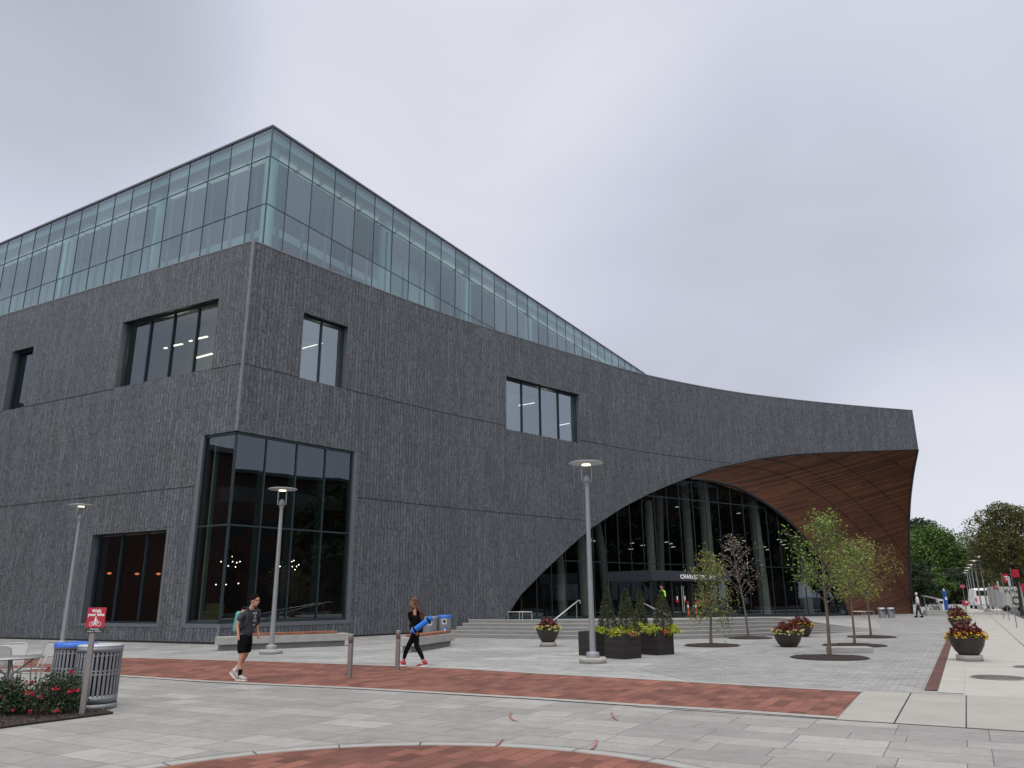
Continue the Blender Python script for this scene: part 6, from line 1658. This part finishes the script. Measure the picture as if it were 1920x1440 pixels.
def tbanner(px, py, d, w_, h, label, letter=True):
    c = GY(px, py, d); t = empty('banner', (c.x, c.y, 0), R(8), label, 'banner', 'red banners across the street')
    m = MB(); m.tube([(-w_ / 2 - .08, 0, -.1), (-w_ / 2 - .08, 0, c.z + h * .7)], .018, 8); m.build('pole', M['pole'], t)
    m = MB(); m.box((0, 0, c.z), (w_, .03, h)); m.build('banner_cloth', M['red_lid'], t)
    if letter:
        m = MB(); s_ = min(w_, h) * .6
        for b in ((0, s_ * .42, s_, s_ * .2), (0, -.0, s_ * .22, s_ * .8), (0, -s_ * .42, s_ * .5, s_ * .14), (-s_ * .43, s_ * .25, s_ * .12, s_ * .25), (s_ * .43, s_ * .25, s_ * .12, s_ * .25)): m.box((b[0], -.025, c.z + b[1]), (b[2], .01, b[3]))
        m.build('letter_t', M['white'], t)
tbanner(1886, 1084, 50, .40, .50, 'red banner with a white letter T, the middle one'); tbanner(1904, 1075, 56, .55, .55, 'red banner highest at the right, without readable letter', False); tbanner(1867, 1101, 66, .36, .38, 'small red banner with white letter T, lowest left'); tbanner(1921, 1102, 40, .34, .40, 'red banner cut by the right edge', False)
# white van
def van(c, rz, label, s_=1.):
    t = empty('white_van', c, rz, label, 'van')
    m = MB(); prof = [(-2.6, .35), (2.55, .35), (2.6, .95), (2.35, 1.15), (1.75, 2.0), (1.3, 2.2), (-2.5, 2.25), (-2.62, 2.1)]
    W_ = .95; n = len(prof)
    m.add([(x, -W_ * (1 if z < 1.3 else .9), z) for x, z in prof] + [(x, W_ * (1 if z < 1.3 else .9), z) for x, z in prof], [tuple(range(n)), tuple(range(2 * n - 1, n - 1, -1))] + [(i + n, (i + 1) % n + n, (i + 1) % n, i) for i in range(n)])
    m.build('body', M['white'], t, bevel=.05)
    m = MB(); m.box((-2.58, 0, 1.7), (.08, 1.35, .55)); m.build('rear_window', M['joint'], t)
    m = MB(); m.box((1.98, 0, 1.62), (.5, 1.5, .62), M=Matrix.Rotation(R(-36), 3, 'Y')); m.build('windscreen', M['joint'], t)
    for x in (-1.7, 1.7):
        for y in (-.85, .85):
            m = MB(); m.tube([(x, y - .12, .36), (x, y + .12, .36)], .36, 18); wh = m.build('wheel', M['black'], t)
            m = MB(); m.tube([(x, y - .125, .36), (x, y + .125, .36)], .2, 12); m.build('rim', M['shade'], wh)
    for y in (-.8, .8): m = MB(); m.box((-2.63, y, 1.0), (.06, .14, .4)); m.build('tail_light', M['red_lid'], t)
    m = MB(); m.box((-2.62, 0, .45), (.12, 1.8, .18)); m.build('bumper', M['shade'], t)
    for y in (-1.1, 1.1): m = MB(); m.box((1.6, y, 1.35), (.1, .2, .28)); m.build('mirror', M['black'], t, bevel=.02)
    return t
van(at(1838, 92), math.pi / 2 - SA + .12, 'white van parked at the kerb beyond the lamp row')
ft = empty('food_trailer', at(1885, 76), R(-4), 'white box trailer with black drawings parked across the road', 'trailer')
m = MB(); m.box((0, 0, 1.3), (2.15, 2.2, 1.9)); m.build('body', flat('cream_trailer_paint', (.55, .54, .50), .6), ft, bevel=.03)
m = MB(); m.box((-1.0, -1.11, 1.1), (.5, .04, 1.3)); m.build('door', M['shade'], ft)
m = MB()
for k in range(14):
    a = k * 2 * math.pi / 14; m.box((.35 + .33 * math.cos(a), -1.12, 1.0 + .33 * math.sin(a)), (.13, .03, .13))
for k in range(9): m.box((-.5 + .17 * k, -1.12, 1.85 + .08 * math.sin(k * 2)), (.09, .03, .22))
m.build('painted_drawing', M['black'], ft)
for x in (-.6, .7): m = MB(); m.tube([(x, -1.1, .3), (x, -.85, .3)], .3, 16); m.build('wheel', M['black'], ft)
ss_ = empty('stop_sign', at(1808, 78), R(-10), 'small red octagonal stop sign far down the sidewalk', 'stop sign')
m = MB(); m.tube([(0, 0, 0), (0, 0, 2.6)], .03, 8); m.build('post', M['pole'], ss_)
c = []
for k in range(8): a = R(22.5 + 45 * k); c.append((.23 * math.cos(a), .23 * math.sin(a)))
m = MB(); m.add([(x, -.03, 2.35 + z) for x, z in c] + [(x, -.05, 2.35 + z) for x, z in c], [tuple(range(8)), tuple(range(15, 7, -1))] + [(i, (i + 1) % 8, 8 + (i + 1) % 8, 8 + i) for i in range(8)]); m.build('plate', M['red_lid'], ss_)
textobj('lettering', 'STOP', .17, M['white'], Matrix.Translation((0, -.056, 2.295)) @ FR, ss_, .001, 'CENTER')
cn = empty('traffic_barrel', at(1831, 98), 0, 'red and white striped safety barrel beside the far lamps', 'barrel')
for k in range(4): m = MB(); m.lathe([(.25 - .02 * k, .0 + .22 * k), (.235 - .02 * k, .22 + .22 * k)], 16); m.build('band', M['red_lid' if k % 2 == 0 else 'white'], cn)
m = MB(); m.lathe([(.18, .88), (0, .9)], 16); m.build('top', M['red_lid'], cn)
rb_ = empty('newspaper_box', at(1808, 88), 0, 'small red newspaper box at the far end of the sidewalk', 'newspaper box')
m = MB(); m.box((0, 0, .68), (.48, .42, .62)); m.build('box', M['red_lid'], rb_, bevel=.02)
m = MB(); m.box((0, 0, .18), (.12, .12, .38)); m.build('leg', M['shade'], rb_)
m = MB(); m.box((0, -.22, .78), (.3, .02, .18)); m.build('window', M['white'], rb_)
for k in range(2):
    t = empty('overhead_cable', (0, 0, 0), 0, ['upper overhead cable crossing in front of the green tree', 'lower overhead cable crossing in front of the green tree'][k], 'cable')
    a, b = GY(1690, 1050 + 12 * k, 104), GY(1840, 1058 + 12 * k, 104); m = MB(); m.tube([a + (b - a) * f + Vector((0, 0, -.8 * math.sin(math.pi * f))) for f in np.linspace(0, 1, 12)], .014, 4); m.build('wire', M['trim'], t)
# ================================================================= BUILDINGS ACROSS THE STREET (seen in the reflections)
M['far_brick'] = paver('brown_brick_facade', (.06, .028, .02), (.09, .042, .03), (.07, .05, .045), .4, .12, .01)
M['far_conc'] = flat('grey_concrete_facade', (.08, .08, .085), .8)
def block(name, a, b, la, lb_, h, mat, label, nw, nf):
    c = SP(a, b); t = empty(name, c, math.pi / 2 - SA, label, 'building')
    m = MB(); m.box((0, 0, h / 2), (la, lb_, h)); m.build('wall', M[mat], t)
    m = MB(); m.box((0, 0, h + .25), (la + .6, lb_ + .6, .5)); m.box((la * .2, 0, h + 1.9), (la * .3, lb_ * .4, 2.8)); m.build('roof', M['trim'], t)
    for i in range(nw):
        for f in range(nf):
            m = MB(); x = -la / 2 + (i + .5) * la / nw; z = 1.6 + f * h / nf * .98 + .6; m.box((x, lb_ / 2, z), (la / nw * .55, .2, h / nf * .5)); m.build('window', M['mull'], t)
block('tower_block', 18, 66, 40, 18, 15, 'far_conc', 'grey concrete block across the street facing the library', 9, 4)
block('brick_hall', -14, 58, 36, 16, 12, 'far_brick', 'brown brick hall across the street behind the camera', 9, 3)
block('brick_hall', 74, 60, 68, 16, 19.5, 'far_brick', 'long brown brick hall farther up the street', 16, 4)
block('dormitory', 58, -68, 34, 16, 30, 'far_brick', 'tall brown brick dormitory beyond the left end of the library', 8, 8)
block('brick_hall', 8, -66, 40, 18, 15, 'far_brick', 'brown brick hall on the left side of the plaza', 9, 4)
